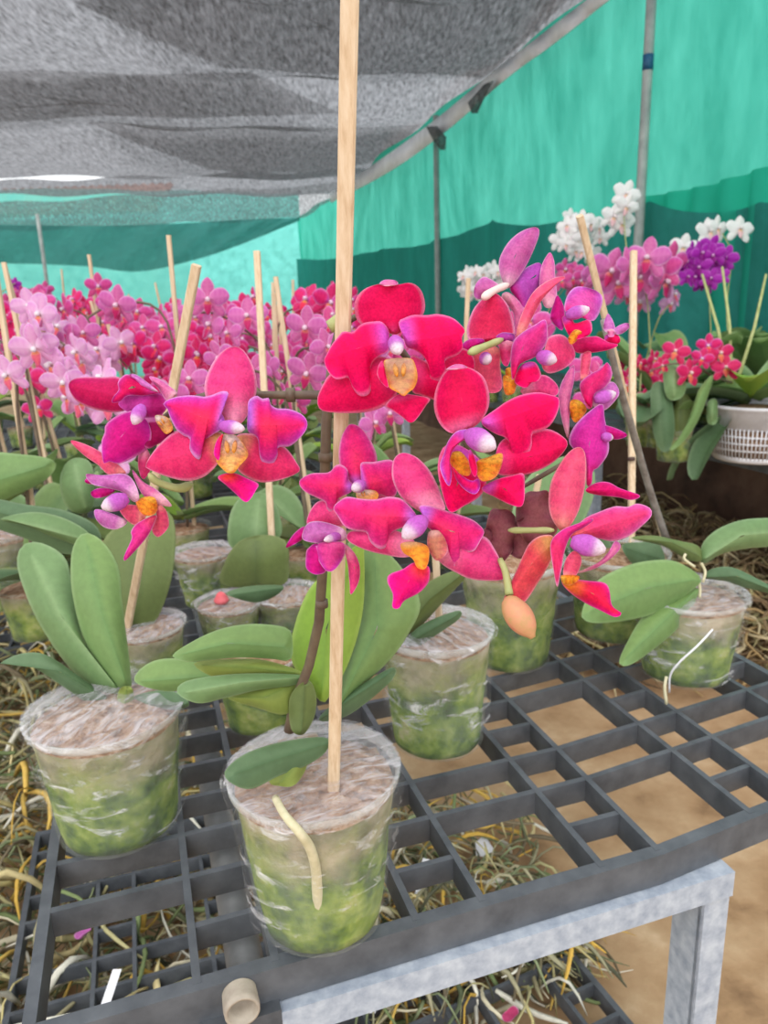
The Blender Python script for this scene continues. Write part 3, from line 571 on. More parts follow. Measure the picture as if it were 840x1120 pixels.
# ---- F14, lower right
s = crop(520, 480, 4.2)
flower(centre, (420, 450), .312, s, [
 ('sepal', [(395, 425), (348, 360), (335, 280), (348, 195), (385, 120), (430, 60), (475, 37), (502, 62), (510, 135), (502, 230), (475, 330), (435, 400)], [(405, 420), (425, 230), (478, 38)], .003, .005, .006, 'coral'),
 ('sepal', [(360, 450), (300, 445), (252, 475), (225, 520), (190, 600), (142, 705), (128, 752), (160, 774), (225, 752), (288, 662), (332, 590), (356, 530)], [(355, 480), (260, 570), (135, 760)], .003, .006, .005, pal((226, 160, 96), (240, 86, 96), (242, 92, 120), (252, 178, 190))),
 ('sepal', [(470, 612), (560, 570), (610, 520), (642, 468), (668, 495), (632, 542), (562, 590), (490, 615)], [(480, 608), (600, 555), (660, 485)], .004, .008, .003, 'pale'),
 ('petal', [(430, 450), (470, 395), (510, 360), (560, 338), (640, 310), (700, 312), (745, 297), (802, 318), (808, 355), (760, 405), (700, 450), (630, 470), (540, 455), (480, 465)], [(435, 450), (600, 390), (805, 335)], .0, .006, .006, pal((250, 120, 110), (246, 70, 130), (234, 100, 190), (250, 180, 225)), dict(n=52)),
 ('petal', [(345, 480), (395, 420), (465, 390), (535, 366), (540, 378), (492, 412), (442, 442), (412, 510), (395, 600), (376, 682), (358, 602)], [(360, 500), (430, 425), (535, 370)], -.005, -.003, .002, pal((246, 60, 120), (238, 50, 140), (220, 80, 180), (250, 180, 225))),
 ('lip', [(405, 630), (412, 560), (450, 515), (487, 545), (478, 600), (445, 645)], [(425, 635), (465, 525)], -.006, -.004, .003, 'coral'),
 ('lip', [(392, 640), (402, 625), (470, 628), (476, 645), (440, 672), (405, 668)], [(400, 640), (470, 640)], -.008, -.003, .002, 'orange2'),
 ('lip', [(395, 655), (440, 645), (520, 652), (590, 660), (615, 690), (628, 765), (672, 802), (640, 819), (580, 792), (500, 752), (430, 702)], [(405, 660), (540, 710), (665, 808)], -.006, -.006, .004, pal((252, 150, 40), (244, 30, 80), (240, 20, 150), (250, 120, 200), b1=.45), dict(n=52)),
], ((440, 470), (598, 512), .0058, -.008, -.004), ([(556, 580, .332), (580, 580, .326), (606, 580, .318)], [.0014, .0016], 'gstem'))
# ---- F2 and F3, far left
s = crop(65, 390, 4.667)
flower(centre, (410, 270), .356, s, [
 ('sepal', [(370, 230), (335, 275), (260, 284), (165, 265), (82, 222), (46, 150), (72, 114), (135, 104), (220, 105), (300, 104), (345, 150)], [(370, 220), (220, 185), (46, 150)], .003, .004, .006, pal((206, 20, 110), (214, 26, 96), (206, 30, 116), (246, 160, 200))),
 ('petal', [(268, 235), (275, 205), (302, 170), (298, 130), (335, 92), (375, 100), (420, 130), (475, 170), (512, 184), (430, 200), (350, 200), (310, 230)], [(480, 185), (370, 150), (272, 232)], -.001, -.004, .003, pal((236, 60, 160), (226, 16, 96), (206, 40, 150), (240, 160, 230))),
 ('petal', [(355, 92), (395, 94), (470, 148), (505, 182), (440, 162), (390, 126)], [(500, 178), (358, 94)], -.003, .003, .002, 'lil'),
 ('petal', [(458, 105), (502, 110), (562, 150), (602, 190), (548, 224), (510, 170)], [(590, 200), (465, 110)], -.001, .004, .003, 'pale'),
 ('petal', [(300, 242), (390, 182), (520, 190), (548, 262), (490, 310), (390, 300)], [(480, 260), (310, 240)], .001, .002, .004, pal((180, 20, 110), (206, 60, 160), (214, 80, 180), (230, 110, 200))),
 ('petal', [(400, 290), (370, 276), (300, 298), (238, 345), (230, 390), (214, 440), (224, 542), (255, 536), (310, 546), (390, 510), (450, 470), (470, 400), (450, 330)], [(420, 310), (320, 400), (228, 540)], -.003, -.004, .006, 'mag', dict(n=52)),
 ('petal', [(412, 370), (480, 330), (565, 358), (580, 395), (500, 450), (440, 465)], [(440, 380), (560, 380)], .0, .002, .003, 'dmag'),
 ('sepal', [(402, 510), (420, 478), (452, 478), (472, 560), (430, 626), (404, 580)], [(440, 482), (430, 620)], .004, .008, .003, 'sep'),
 ('lip', [(490, 300), (550, 310), (580, 365), (545, 395), (500, 345)], [(500, 310), (560, 385)], -.002, .0, .002, 'orange'),
], ((425, 250), (378, 345), .0044, -.008, -.004))
flower(centre, (400, 720), .352, s, [
 ('sepal', [(340, 602), (250, 602), (200, 556), (120, 500), (54, 430), (112, 440), (200, 480), (300, 550)], [(335, 600), (200, 520), (58, 432)], .004, .008, .002, 'coral'),
 ('petal', [(135, 600), (220, 605), (330, 598), (382, 640), (408, 722), (380, 742), (320, 692), (240, 670), (165, 650)], [(390, 710), (280, 635), (140, 605)], -.003, -.004, .003, 'lil'),
 ('petal', [(160, 692), (210, 670), (285, 680), (242, 712), (180, 722)], [(280, 685), (165, 705)], .001, .001, .002, 'mag'),
 ('petal', [(130, 630), (165, 608), (205, 625), (180, 650), (140, 648)], [(200, 630), (132, 636)], .003, .004, .002, 'mag'),
 ('petal', [(180, 782), (240, 790), (345, 840), (292, 882), (230, 872), (188, 832)], [(330, 830), (190, 790)], .003, .004, .004, 'lil'),
 ('lip', [(305, 772), (370, 755), (440, 780), (435, 830), (390, 862), (340, 832)], [(420, 790), (315, 780)], -.001, .001, .003, 'coral'),
 ('lip', [(390, 742), (440, 715), (488, 722), (502, 780), (470, 812), (420, 802)], [(460, 720), (430, 805)], -.003, -.004, .003, 'orange2'),
 ('lip', [(492, 808), (485, 850), (445, 925), (345, 1035), (328, 1024), (368, 930), (365, 892), (400, 848)], [(470, 820), (420, 900), (336, 1030)], -.004, -.008, .003, pal((250, 90, 130), (240, 60, 150), (226, 40, 180), (250, 190, 230))),
 ('sepal', [(500, 750), (542, 780), (560, 840), (552, 880), (502, 922), (470, 880), (492, 820)], [(505, 760), (515, 900)], .002, .004, .003, 'coral'),
 ('petal', [(370, 578), (430, 640), (500, 682), (575, 762), (500, 752), (420, 700)], [(490, 740), (375, 585)], .0, .004, .002, 'pale'),
], ((350, 720), (215, 772), .0055, -.006, -.004), ([(210, 530, .372), (195, 534, .366), (172, 527, .36), (163, 518, .356)], [.0024, .0020], 'gstem'))
# bud and withered bloom
def ellip_vf(path, rads, sides=16): return tube_vf(path, rads, sides)
pb = [(555, 652), (561, 664), (569, 676), (577, 688), (583, 698)]
vs, fs = tube_vf(cr([P(x, y, .318-.001*i) for i, (x, y) in enumerate(pb)], 14), [.0012]+[.0060*math.sin(math.pi*(k+1.2)/14.2)**.75 for k in range(1, 13)]+[.0012], 18)
bd = obj('bud', vs, fs, M['bud'], centre); bd['label'] = 'tan unopened bud hanging from spike tip'
tube('pedicel', [P(547, 612, .33), P(553, 626, .325), P(557, 650, .318)], [.0014, .0018], M['gstem'], bd, 8, 8)
rnd = random.Random(4)
w = empty('withered_flower', P(575, 580, .345), centre); w['label'] = 'crumpled dark maroon withered bloom'
for (cx, cy, rx, ry, dd) in ((548, 584, 19, 30, .345), (588, 566, 24, 32, .342), (572, 590, 20, 24, .349), (535, 600, 13, 26, .35)):
    pts = [(cx+rx*math.cos(a)*rnd.uniform(.85, 1.1), cy+ry*math.sin(a)*rnd.uniform(.85, 1.1)) for a in [2*math.pi*k/12 for k in range(12)]]
    near_blade('petal', w, pts, [(cx, cy-ry*.8), (cx, cy+ry*.8)], dd, .004, .007, pal((156, 96, 104), (172, 106, 112), (140, 82, 92), (196, 138, 140)), full, ruf=.007, ph=rnd.uniform(0, 6))
# ================================================================== the named pots round it
def potted(name, label, cat, base_px, rt, rb, h, seed, rz=0, group=None, wrapped=True, top=.9):
    b = onz(base_px[0], base_px[1], BENCH); r = empty(name, b); tag(r, label, cat, group); pot(r, rt, rb, h, b, rz, seed, wrapped, top); return r, b
p2, b2 = potted('potted_orchid', 'leafy orchid without flowers in mossy wrapped pot at the left bench edge', 'orchid', (133, 900), .057, .047, .105, 2, 1.2)
s5 = crop(0, 560, 3)
leaf(p2, [(395, 598), (300, 575), (210, 490), (120, 350), (62, 205), (60, 132), (92, 100), (150, 106), (214, 150), (236, 230), (265, 380), (310, 480), (395, 570)], [(395, 590), (200, 340), (85, 105)], .60, .05, s5, 'b', .012, -.01)
leaf(p2, [(0, 497), (60, 467), (130, 462), (190, 490), (262, 540), (345, 600), (365, 628), (300, 632), (220, 582), (130, 522), (60, 492)], [(365, 622), (190, 520), (0, 497)], .60, .0, s5, 'd', .006, -.01)
leaf(p2, [(425, 585), (370, 562), (285, 440), (240, 285), (232, 160), (250, 92), (285, 68), (340, 100), (388, 180), (402, 300), (424, 480), (432, 570)], [(420, 580), (330, 320), (280, 75)], .595, .03, s5, 'g', .012, -.01)
leaf(p2, [(420, 640), (450, 600), (560, 586), (622, 632), (540, 658), (450, 652)], [(425, 630), (620, 634)], .60, -.02, s5, 'd', .005, -.006)
leaf(p2, [(385, 600), (400, 575), (430, 575), (440, 610), (420, 640), (390, 630)], [(410, 635), (415, 580)], .590, -.002, s5, 'u', .004, 0)
p3, b3 = potted('potted_orchid', 'orchid with one folded olive leaf in wrapped pot right behind the front orchid', 'orchid', (478, 808), .051, .043, .115, 3, 2.2)
leaf(p3, [(428, 706), (440, 668), (470, 636), (505, 622), (512, 628), (488, 655), (455, 690)], [(430, 704), (470, 655), (510, 625)], .66, -.03, full, 'o', .01, -.01)
leaf(p3, [(440, 705), (462, 683), (500, 668), (503, 676), (478, 694), (455, 708)], [(442, 705), (502, 672)], .66, -.02, full, 'd', .004)
stake(P(482, 715, .68), P(474, 560, .66), .0062, p3)
p4, b4 = potted('potted_orchid', 'flowerless orchid with broad leaves in crumpled film wrap, on bench at right', 'orchid', (748, 735), .056, .047, .095, 4, .3)
s4 = crop(600, 460, 3.5)
leaf(p4, [(280, 480), (350, 465), (420, 470), (440, 540), (340, 562)], [(435, 530), (285, 485)], .86, .02, s4, 'd', .006)
leaf(p4, [(315, 450), (400, 440), (500, 460), (572, 480), (592, 530), (540, 536), (440, 482)], [(590, 525), (470, 465), (318, 450)], .80, -.02, s4, 'o', .006)
leaf(p4, [(578, 535), (590, 470), (640, 420), (720, 385), (800, 374), (900, 378), (960, 420), (860, 478), (760, 490), (660, 512), (600, 548)], [(580, 540), (740, 440), (950, 420)], .80, .04, s4, 'b', .012)
leaf(p4, [(590, 602), (620, 570), (690, 560), (770, 590), (900, 668), (760, 642), (680, 616)], [(590, 600), (720, 595), (895, 665)], .78, -.03, s4, 'd', .006)
leaf(p4, [(270, 930), (300, 850), (370, 740), (480, 680), (568, 638), (562, 692), (500, 790), (420, 862), (320, 932)], [(566, 645), (440, 770), (275, 930)], .77, -.05, s4, 'g', .010, -.012)
leaf(p4, [(128, 730), (180, 620), (300, 555), (420, 533), (500, 544), (582, 600), (560, 642), (450, 722), (330, 760), (200, 776), (140, 766)], [(580, 605), (380, 640), (130, 740)], .765, -.05, s4, 'g', .012, -.012)
for q in ([(585, 545), (600, 580), (590, 620)], [(570, 600), (580, 640), (578, 680)], [(560, 560), (520, 530), (525, 510)]):
    tube('aerial_root', [P(*s4(k), .775) for k in q], .0014, M['root'], p4, 6, 8)
tube('aerial_root', [P(729, 770, .745), P(727, 752, .745), P(729, 740, .748)], .0016, M['root'], p4, 6, 8)
tube('wrap_fold', [P(*s4(k), z) for k, z in (((628, 800), .735), ((570, 862), .730), ((500, 926), .734), ((466, 975), .742), ((462, 1040), .752))], .0010, M['white'], p4, 6, 16)
st = [P(725, 588, .84), P(688, 452, .74), P(634, 236, .62)]
stake(st[0], st[1], .0048, p4, 'stake'); stake(st[1], st[2], .0055, p4, 'stake')
tube('flower_spike', [P(729, 590, .83), P(712, 540, .80), P(690, 465, .74), (P(677, 420, .70)), P(660, 350, .66)], [.0042, .0030], M['rod'], p4, 8, 12)
p5, b5 = potted('potted_orchid', 'tall unwrapped mossy pot at the back, below the withered maroon bloom', 'orchid', (557, 720), .058, .046, .125, 5, 2, wrapped=False)
stake(P(562, 660, .86), P(590, 520, .80), .006, p5)
leaf(p5, [(570, 640), (560, 560), (590, 510), (640, 500), (650, 540), (620, 600)], [(575, 635), (635, 505)], .86, .03, full, 'b')
p11, b11 = potted('potted_orchid', 'dark mossy pot at the back right beneath the broad orchid leaf', 'orchid', (672, 690), .058, .05, .105, 6, 1, wrapped=False)
leaf(p11, [(640, 640), (600, 600), (610, 560), (650, 570), (680, 620), (670, 645)], [(665, 640), (612, 568)], .93, .0, full, 'd')
stake(P(690, 640, .95), P(693, 275, .98), .0080, p11)
tube('stake_tie', [P(690.5, 500, .955), P(690.5, 504, .955)], .005, M['dstem'], p11, 8)
def smallpot(label, px, rt, h, seed, **k): return potted('potted_orchid', label, 'orchid', px, rt, rt*.78, h, seed, seed*1.1, **k)
p6, b6 = smallpot('small pot with a pale leaning cane, behind the leafy left orchid', (167, 750), .042, .075, 7)
stake(P(137, 698, .80), P(215, 290, .62), .0075, p6)
leaf(p6, [(140, 695), (115, 640), (110, 600), (130, 575), (185, 560), (190, 620), (170, 680)], [(145, 690), (150, 630), (155, 570)], .80, .03, full, 'o', .01)
p7, b7 = smallpot('small empty-looking pot with film over moss, left of the upright double leaf', (228, 660), .042, .08, 8)
p8, b8 = smallpot('small pot with a fallen red bud lying on its film cover', (255, 716), .038, .07, 9)
leaf(p8, [(248, 650), (262, 643), (285, 640), (310, 641), (301, 652), (278, 659)], [(308, 643), (250, 651)], .84, -.02, full, 'd')
fb = P(242, 656, .865)
vs, fs = tube_vf([fb+Vector((0, 0, k*.0022-.006)) for k in range(8)], [.002, .006, .0085, .0085, .007, .006, .005, .002], 10)
tag(obj('fallen_bud', vs, fs, simple('red_bud', [(226, 90, 96), (238, 120, 130)], 60), None, origin=fb), 'small red flower bud lying on a film covered pot', 'flower bud')
p9, b9 = smallpot('small film covered pot half hidden behind the broad leaves, beside the fallen bud', (318, 705), .04, .07, 10)
leaf(p9, [(245, 640), (246, 615), (262, 592), (290, 585), (312, 592), (316, 615), (308, 640)], [(280, 640), (280, 588)], .90, -.01, full, 'o', .01)
leaf(p9, [(255, 600), (250, 570), (262, 545), (290, 540), (305, 560), (304, 590)], [(280, 600), (284, 542)], .92, .02, full, 'b', .01)
stake(P(298, 600, .92), P(281, 275, .90), .0078, p9)
p10, b10 = smallpot('dark mossy pot under the leaves, just behind the front orchid', (285, 790), .042, .075, 11, wrapped=False)
# ================================================================== BENCH
def tray_mesh(nu=3, warp=0):
    """one moulded grid tray, 3 x 3 periods of a wide and a narrow cell"""
    per = .1435; W = .095; th = .0052; h = .021; g = G(); n = 3; L = per*n; LU = per*nu
    us = []
    for i in range(n): us += [i*per, i*per+W]
    us.append(L); xs = []
    for i in range(nu): xs += [i*per, i*per+W]
    xs.append(LU); sh = lambda x: warp*max(0, x-3*per)
    def bar(u0, v0, u1, v1, t=th, hh=h, z=0):
        if abs(u1-u0) > abs(v1-v0):
            cut = [q for q in xs if u0+.001 < q < u1-.001]; e = [u0]+cut+[u1]
            if not warp: e = [u0, u1]
            for a, b in zip(e, e[1:]): g.add(*box_vf(Vector((a, v0-t/2+sh(a), z-hh)), Vector((b-a, sh(b)-sh(a), 0)), Vector((0, t, 0)), Vector((0, 0, hh))))
        else: g.add(*box_vf(Vector((u0-t/2, v0+sh(u0), z-hh)), Vector((t, 0, 0)), Vector((0, v1-v0, 0)), Vector((0, 0, hh))))
    for k, u in enumerate(xs): bar(u, 0, u, L, th*(1.5 if k in (0, len(xs)-1) else 1), h*(1.15 if k in (0, len(xs)-1) else 1))
    for k, v in enumerate(us): bar(-th*.7, v, LU+th*.7, v, th*(2.0 if k in (0, len(us)-1) else 1), h*(1.25 if k in (0, len(us)-1) else .97), -.0003)
    for i in range(nu):
        for j in range(n):
            bar(i*per+W, j*per+W/2, i*per+per, j*per+W/2, th*.9, h*.9, -.0006)
    return g, L
tg, TL = tray_mesh()
trme = mesh('grid_tray', tg.v, tg.f, M['plastic'], smooth=False)
tw, _ = tray_mesh(5, .10)      # the wide trays of the near bench, bent a little at the right
trw = mesh('grid_tray', tw.v, tw.f, M['plastic'], smooth=False)
ORD = ['front', 'second', 'third', 'fourth', 'fifth', 'sixth', 'seventh', 'eighth', 'ninth', 'tenth']
def tray(u, v, me, label, rz=0, z=BENCH, grp='black grid trays on the bench'):
    o = link('grid_tray', me); o.location = B(u, v, z); o.rotation_euler = (0, 0, -YAW+rz)
    return tag(o, label, 'tray', grp)
cols = [(-.1, 'wide right-hand column')]
for i in range(8):
    for u, nm in cols:
        v = .388+i*(TL+.006)
        lab = 'wide front black grid tray that carries the large orchid, bare at right' if i == 0 else f'wide black grid tray, {ORD[i]} from the front under the potted orchids'
        tray(u, v, trw, lab)
for i in range(5):
    for u, nm in ((-.54, 'middle'), (-.98, 'outer')):
        v = 1.27+i*(TL+.006)
        tray(u, v, trme, f'black grid tray of the {nm} column left of the bench, {ORD[i]} from the front'.replace('front from the front', 'nearest the camera'))
def frame_bar(g, a, b, w, h): # angle iron along a-b, top at a.z
    a = Vector(a); b = Vector(b); t = b-a; s = t.normalized().cross(Vector((0, 0, 1)))
    g.add(*box_vf(a, t, s*.003, Vector((0, 0, -h)))); g.add(*box_vf(a, t, -s*w, Vector((0, 0, -.003))))
fr = empty('bench_frame', B(.385, .38, 0)); tag(fr, 'galvanised angle iron bench frame under the black trays, with front leg', 'bench')
zt = BENCH-.0275
g = G(); frame_bar(g, B(.042, .378, zt), B(.392, .378, zt), .03, .022); obj('front_rail', g.v, g.f, M['galv'], fr, smooth=False)
g = G(); frame_bar(g, B(-.095, .378, zt-.004), B(-.004, .378, zt-.008), .03, .022); obj('front_rail', g.v, g.f, M['galv'], fr, smooth=False)
g = G(); frame_bar(g, B(-.006, .3775, zt+.003), B(.043, .3775, zt+.003), .02, .020); obj('front_flange', g.v, g.f, M['plastic'], fr, smooth=False)
for (u, v) in ((.392, .378), (.392, 3.6), (-.06, 3.6), (-.06, 2.0), (.60, 2.0)):
    g = G(); a = B(u, v, 0); z = Vector((0, 0, zt-.002))
    g.add(*box_vf(a, BU*-.026, BV*.003, z)); g.add(*box_vf(a-BU*.026, BU*.003, BV*.030, z))
    obj('leg', g.v, g.f, M['galv'], fr, smooth=False)
for u in (.6,):
    g = G(); frame_bar(g, B(u, .9, zt), B(u, 3.6, zt), .03, .03); obj('side_rail', g.v, g.f, M['galv'], fr, smooth=False)
# grey pipe that runs under the trays with its open end in front
def ringed(a, prof, n=30):
    vs = []; fs = []
    for v, r in prof:
        for k in range(n):
            t = 2*math.pi*k/n; vs.append(a+BV*v+BU*(r*math.cos(t))+Vector((0, 0, r*math.sin(t))))
    for i in range(len(prof)-1):
        for k in range(n): fs.append([i*n+k, i*n+(k+1) % n, (i+1)*n+(k+1) % n, (i+1)*n+k])
    return vs, fs
a = B(.028, .40, BENCH-.046)
vs, fs = ringed(a, ((.01, .0105), (0, .0105), (0, .013), (1.6, .013), (1.6, .0105)))
tag(obj('support_pipe', vs, fs, M['pvc'], None, origin=a), 'grey plastic pipe running beneath the front tray beside the large orchid pot', 'pipe')
r_ = ray(265, 1106); a = EYE+r_*(.369/r_.dot(BV))
vs, fs = ringed(a, ((.0125, .002), (.010, .0085), (-.001, .0088), (-.001, .0106), (.003, .0110), (.0135, .0106)))
tag(obj('pipe_stub', vs, fs, M['ring'], None, origin=a), 'short beige pipe stub with open round end on the front tray rim', 'pipe')
# ================================================================== GROUND, lower trays, loose roots
def gridplane(name, x0, x1, y0, y1, nx, ny, zf, mat, label=None, **k):
    vs = [Vector((x0+(x1-x0)*i/nx, y0+(y1-y0)*j/ny, zf(x0+(x1-x0)*i/nx, y0+(y1-y0)*j/ny))) for j in range(ny+1) for i in range(nx+1)]
    fs = [[j*(nx+1)+i, j*(nx+1)+i+1, (j+1)*(nx+1)+i+1, (j+1)*(nx+1)+i] for j in range(ny) for i in range(nx)]
    o = obj(name, vs, fs, mat); return tag(o, label, None, None, 'structure')
gr = gridplane('floor', -9, 9, -3, 22, 90, 120, lambda x, y: .006*math.sin(x*3.1+y*1.7)+.005*math.sin(y*4.3-x*2.2)-.008, M['soil'], 'bare brown packed earth floor')
LOW = [(560, 1095, .55, 'black grid tray on the earth right of the pipe, seen below the front rail'), (330, 1140, .02, 'black grid tray on the earth beneath the front orchid'), (225, 1000, .0, 'black grid tray on the earth under the front left tray'),
       (20, 640, .0, 'black grid tray on the earth at the far left edge')]
qa = onz(602, 1015, .05); qb = onz(688, 1118, .05); yd = (qa-qb).normalized(); o = link('grid_tray', trme); o.rotation_euler = (0, 0, math.atan2(-yd.x, yd.y))
o.location = qa-Matrix.Rotation(math.atan2(-yd.x, yd.y), 3, 'Z')@Vector((TL, TL, 0)); tag(o, LOW[0][3], 'tray', 'lower trays on the ground')
for x, y, rz, lab in LOW[2:3]:
    q = onz(x, y, .05); o = link('grid_tray', trme); o.rotation_euler = (0, 0, -YAW+rz)
    R = Matrix.Rotation(-YAW+rz, 3, 'Z'); o.location = q-R@Vector((TL*.55, TL*.55, 0))
    o.location.z = .11; tag(o, lab, 'tray', 'lower trays on the ground')
q = onz(40, 745, .02); o = link('grid_tray', trme); o.rotation_euler = (0, 0, -YAW); o.location = q-Matrix.Rotation(-YAW, 3, 'Z')@Vector((TL, 0, -.10)); tag(o, LOW[3][3], 'tray', 'lower trays on the ground')
def roots(name, label, n, where, cols, L, R, zmax, seed, cat, curl=1.0, flat=1.0):
    rnd = random.Random(seed); g = G()
    for _ in range(n):
        p = where(rnd); a = rnd.uniform(0, 6.28); l = rnd.uniform(*L); b = rnd.uniform(-1, 1)*curl; z0 = rnd.uniform(.004, zmax); rise = rnd.uniform(-.3, .6)*l
        path = []
        for k in range(6):
            t = k/5; aa = a+b*t; path.append(p+Vector((math.cos(aa)*l*t, math.sin(aa)*l*t, max(.004, z0+rise*math.sin(math.pi*t)))))
        r = rnd.uniform(*R); c = lin(rnd.choice(cols)); f = rnd.uniform(.75, 1.1)
        vs, fs = tube_vf(path, [r*.7, r, r, r*.95, r*.8, r*.3], 5, flat); g.add(vs, fs, tuple(k*f for k in c))
    return tag(obj(name, g.v, g.f, M['roots'], None, g.c), label, cat, None, 'stuff')
YEL = [(228, 190, 100), (214, 200, 142), (236, 226, 196), (190, 182, 134), (170, 162, 128), (132, 148, 100), (240, 196, 96), (150, 136, 110), (244, 240, 224), (160, 172, 130), (232, 214, 160)]
def w_left(r):
    while True:
        u = r.uniform(-1.3, .06); v = r.uniform(.2, 2.4)
        if u < -.02-.02*v or r.random() < (.05 if v < .9 else .2): return B(u, v, 0)
roots('dry_plant_litter', 'heap of yellow and cream dried orchid stems and roots on the left earth', 3800, w_left, YEL, (.05, .16), (.0018, .0062), .10, 5, 'dried stems', .8, .5)
GRN = [(144, 154, 116), (120, 130, 98), (172, 168, 136), (104, 106, 86), (192, 184, 150), (132, 120, 98)]
roots('tangled_root_mat', 'grey green mat of fine tangled roots below the yellow stems at left', 5200, w_left, GRN, (.03, .12), (.0008, .002), .06, 6, 'roots', 3.0)
def w_under(r):
    if r.random() < .55:
        x = 400+190*r.random()**1.6; return onz(x, r.uniform(890, 1125), 0) if r.random() < .75 else onz(r.gauss(592, 14), r.gauss(1052, 16), 0)
    while True:
        u = r.uniform(-.1, .42); v = r.uniform(.42, 1.5)
        if u < .12+.25*r.random()*r.random()+(0 if v > .3 else .1): return B(u, v, 0)
roots('dry_plant_litter', 'scattered dried stems and roots lying on the earth under the front trays', 1700, w_under, YEL+GRN, (.03, .10), (.0012, .0042), .06, 8, 'dried stems', 1.2, .6)
wa_ = onz(650, 0, 2.35); _wd = (onz(328, 237, 2.35)-wa_).normalized(); wn_ = Vector((-_wd.y, _wd.x, 0)); wn_ = wn_ if wn_.x < 0 else -wn_
def w_right(r):
    while True:
        x, y = r.uniform(560, 900), r.uniform(545, 745)
        if r.random() < .25+.75*(x-560)/300 and y > 520+.10*(x-560):
            q = onz(x, y, 0)
            if (q-wa_).dot(wn_) > .40: return q
BRN = [(184, 156, 110), (202, 180, 132), (150, 126, 94), (126, 104, 78), (168, 158, 114), (214, 198, 158), (118, 98, 76)]
roots('dry_root_heap', 'tan tangled heap of dead orchid roots on earth below the right shelf', 3400, w_right, BRN, (.05, .17), (.0018, .0048), .14, 9, 'roots', 2.6)
# loose countable bits
def scrap(name, px, z, pts, mat, label, cat, t=.0006):
    c = onz(px[0], px[1], z); o = obj(name, [c+Vector(p) for p in pts], [list(range(len(pts)))], mat, None, smooth=False, thick=t, origin=c); return tag(o, label, cat)
scrap('paper_scrap', (529, 930), .03, [(-.014, -.012, .0), (.006, -.02, .002), (.016, -.002, .004), (.004, .022, .012), (-.012, .012, .006)], M['white'], 'crumpled white paper scrap on the earth seen through the tray', 'paper')
for px, pts, lab in (((460, 968), [(-.012, -.03, .0), (-.004, -.034, .0), (.016, .03, .02), (.006, .034, .02)], 'white plant tag leaning among roots right of the front pot'),
                     ((406, 1085), [(-.006, -.03, .0), (.006, -.03, .0), (.004, .03, .03), (-.008, .03, .03)], 'white plant tag standing below the front rail'),
                     ((122, 1084), [(-.006, -.018, .0), (.004, -.018, .0), (.007, .018, .012), (-.003, .018, .012)], 'white plant tag among the dried stems at the front left corner')):
    scrap('plant_tag', px, .15 if px[0] < 200 else .05, pts, M['white'], lab, 'plant tag')
for px, z, cc, lab in (((91, 1022), .10, (222, 130, 206), 'lilac fallen petal on the dried stems at front left'), ((558, 1112), .06, (226, 90, 140), 'pink fallen petal on the lower tray by the bench leg')):
    c = onz(px[0], px[1], z); k = c-EYE; dd = k.dot(FW); g = G()
    vs, fs, cs = blade_vf([(0, -9), (8, -5), (9, 3), (2, 9), (-7, 6), (-9, -3)], [(0, -9), (0, 9)], lambda t, r, sd, th: .004*r*r+.002*math.sin(3*th)*r, pal(cc, cc, cc, (246, 200, 230)), lambda x, y, d: c+Vector((x*dd/FPX, y*dd/FPX*.8, d+.002*x*.3)), 24, thick=.0006)
    tag(obj('fallen_petal', vs, fs, M['petal'], None, cs, origin=c), lab, 'petal')
# ================================================================== RIGHT SHELF
SZ = .52
q0 = onz(700, 474, SZ); q1 = onz(840, 505, SZ); sd = (q1-q0).normalized(); sn = Vector((-sd.y, sd.x, 0))
if sn.x < 0: sn = -sn
sa = q0-sd*3.2; sb = q0+sd*1.0
sh = empty('plant_shelf', q0-Vector((0, 0, SZ))); tag(sh, 'dark slatted plant shelf on the right with orchids and a basket pot', 'shelf')
g = G()
for k in range(9):
    o0 = sa+sn*(.005+.10*k); g.add(*box_vf(o0-Vector((0, 0, .02)), sb-sa, sn*.075, Vector((0, 0, .02))))
obj('shelf_slats', g.v, g.f, M['plastic'], sh, smooth=False)
g = G(); g.add(*box_vf(sa-Vector((0, 0, .028)), sb-sa, sn*-.004, Vector((0, 0, .034)))); obj('edge_rail', g.v, g.f, M['plastic'], sh, smooth=False)
for t in (.25, 1.1, 2.0, 2.9, 3.7):
    g = G(); b0 = sa+sd*t+sn*.03; b0.z = 0; g.add(*box_vf(b0, sd*.035, sn*.035, Vector((0, 0, SZ-.022)))); obj('leg', g.v, g.f, M['galv'], sh, smooth=False)
# ================================================================== WALLS OF SHADE CLOTH
WT = 2.35
wa = onz(650, 0, WT); wb = onz(328, 237, WT); wd = (wb-wa).normalized(); wn = Vector((-wd.y, wd.x, 0))
if wn.x > 0: wn = -wn                                       # points into the house
def wallpt(x, y, off=0):
    r = ray(x, y); p0 = wa+wn*off; t = (p0-EYE).dot(wn)/r.dot(wn); return EYE+r*t
def sheet(name, a, b, zb, zt, nx, nz, mat, wav, nrm, label, kind='structure', topf=None, cat=None):
    vs = []; fs = []
    for j in range(nz+1):
        for i in range(nx+1):
            p = a+(b-a)*(i/nx); z1 = topf(i/nx) if topf else zt; z = zb+(z1-zb)*j/nz; p = Vector((p.x, p.y, z)); vs.append(p+nrm*wav(i/nx, j/nz))
    for j in range(nz):
        for i in range(nx): fs.append([j*(nx+1)+i, j*(nx+1)+i+1, (j+1)*(nx+1)+i+1, (j+1)*(nx+1)+i])
    o = obj(name, vs, fs, mat); tag(o, label, cat, None, kind); return o
near = wa-wd*3.4; Lw = (wb-near).length
wavr = lambda u, v: .05*math.sin(u*19+v*2.5)*(1-v*.6)+.03*math.sin(u*43-v*5)+.05*math.sin(v*4+u*9)
sheet('wall_right', near, wb, -.02, WT, 150, 24, M['teal'], wavr, wn, 'bright green shade cloth side wall')
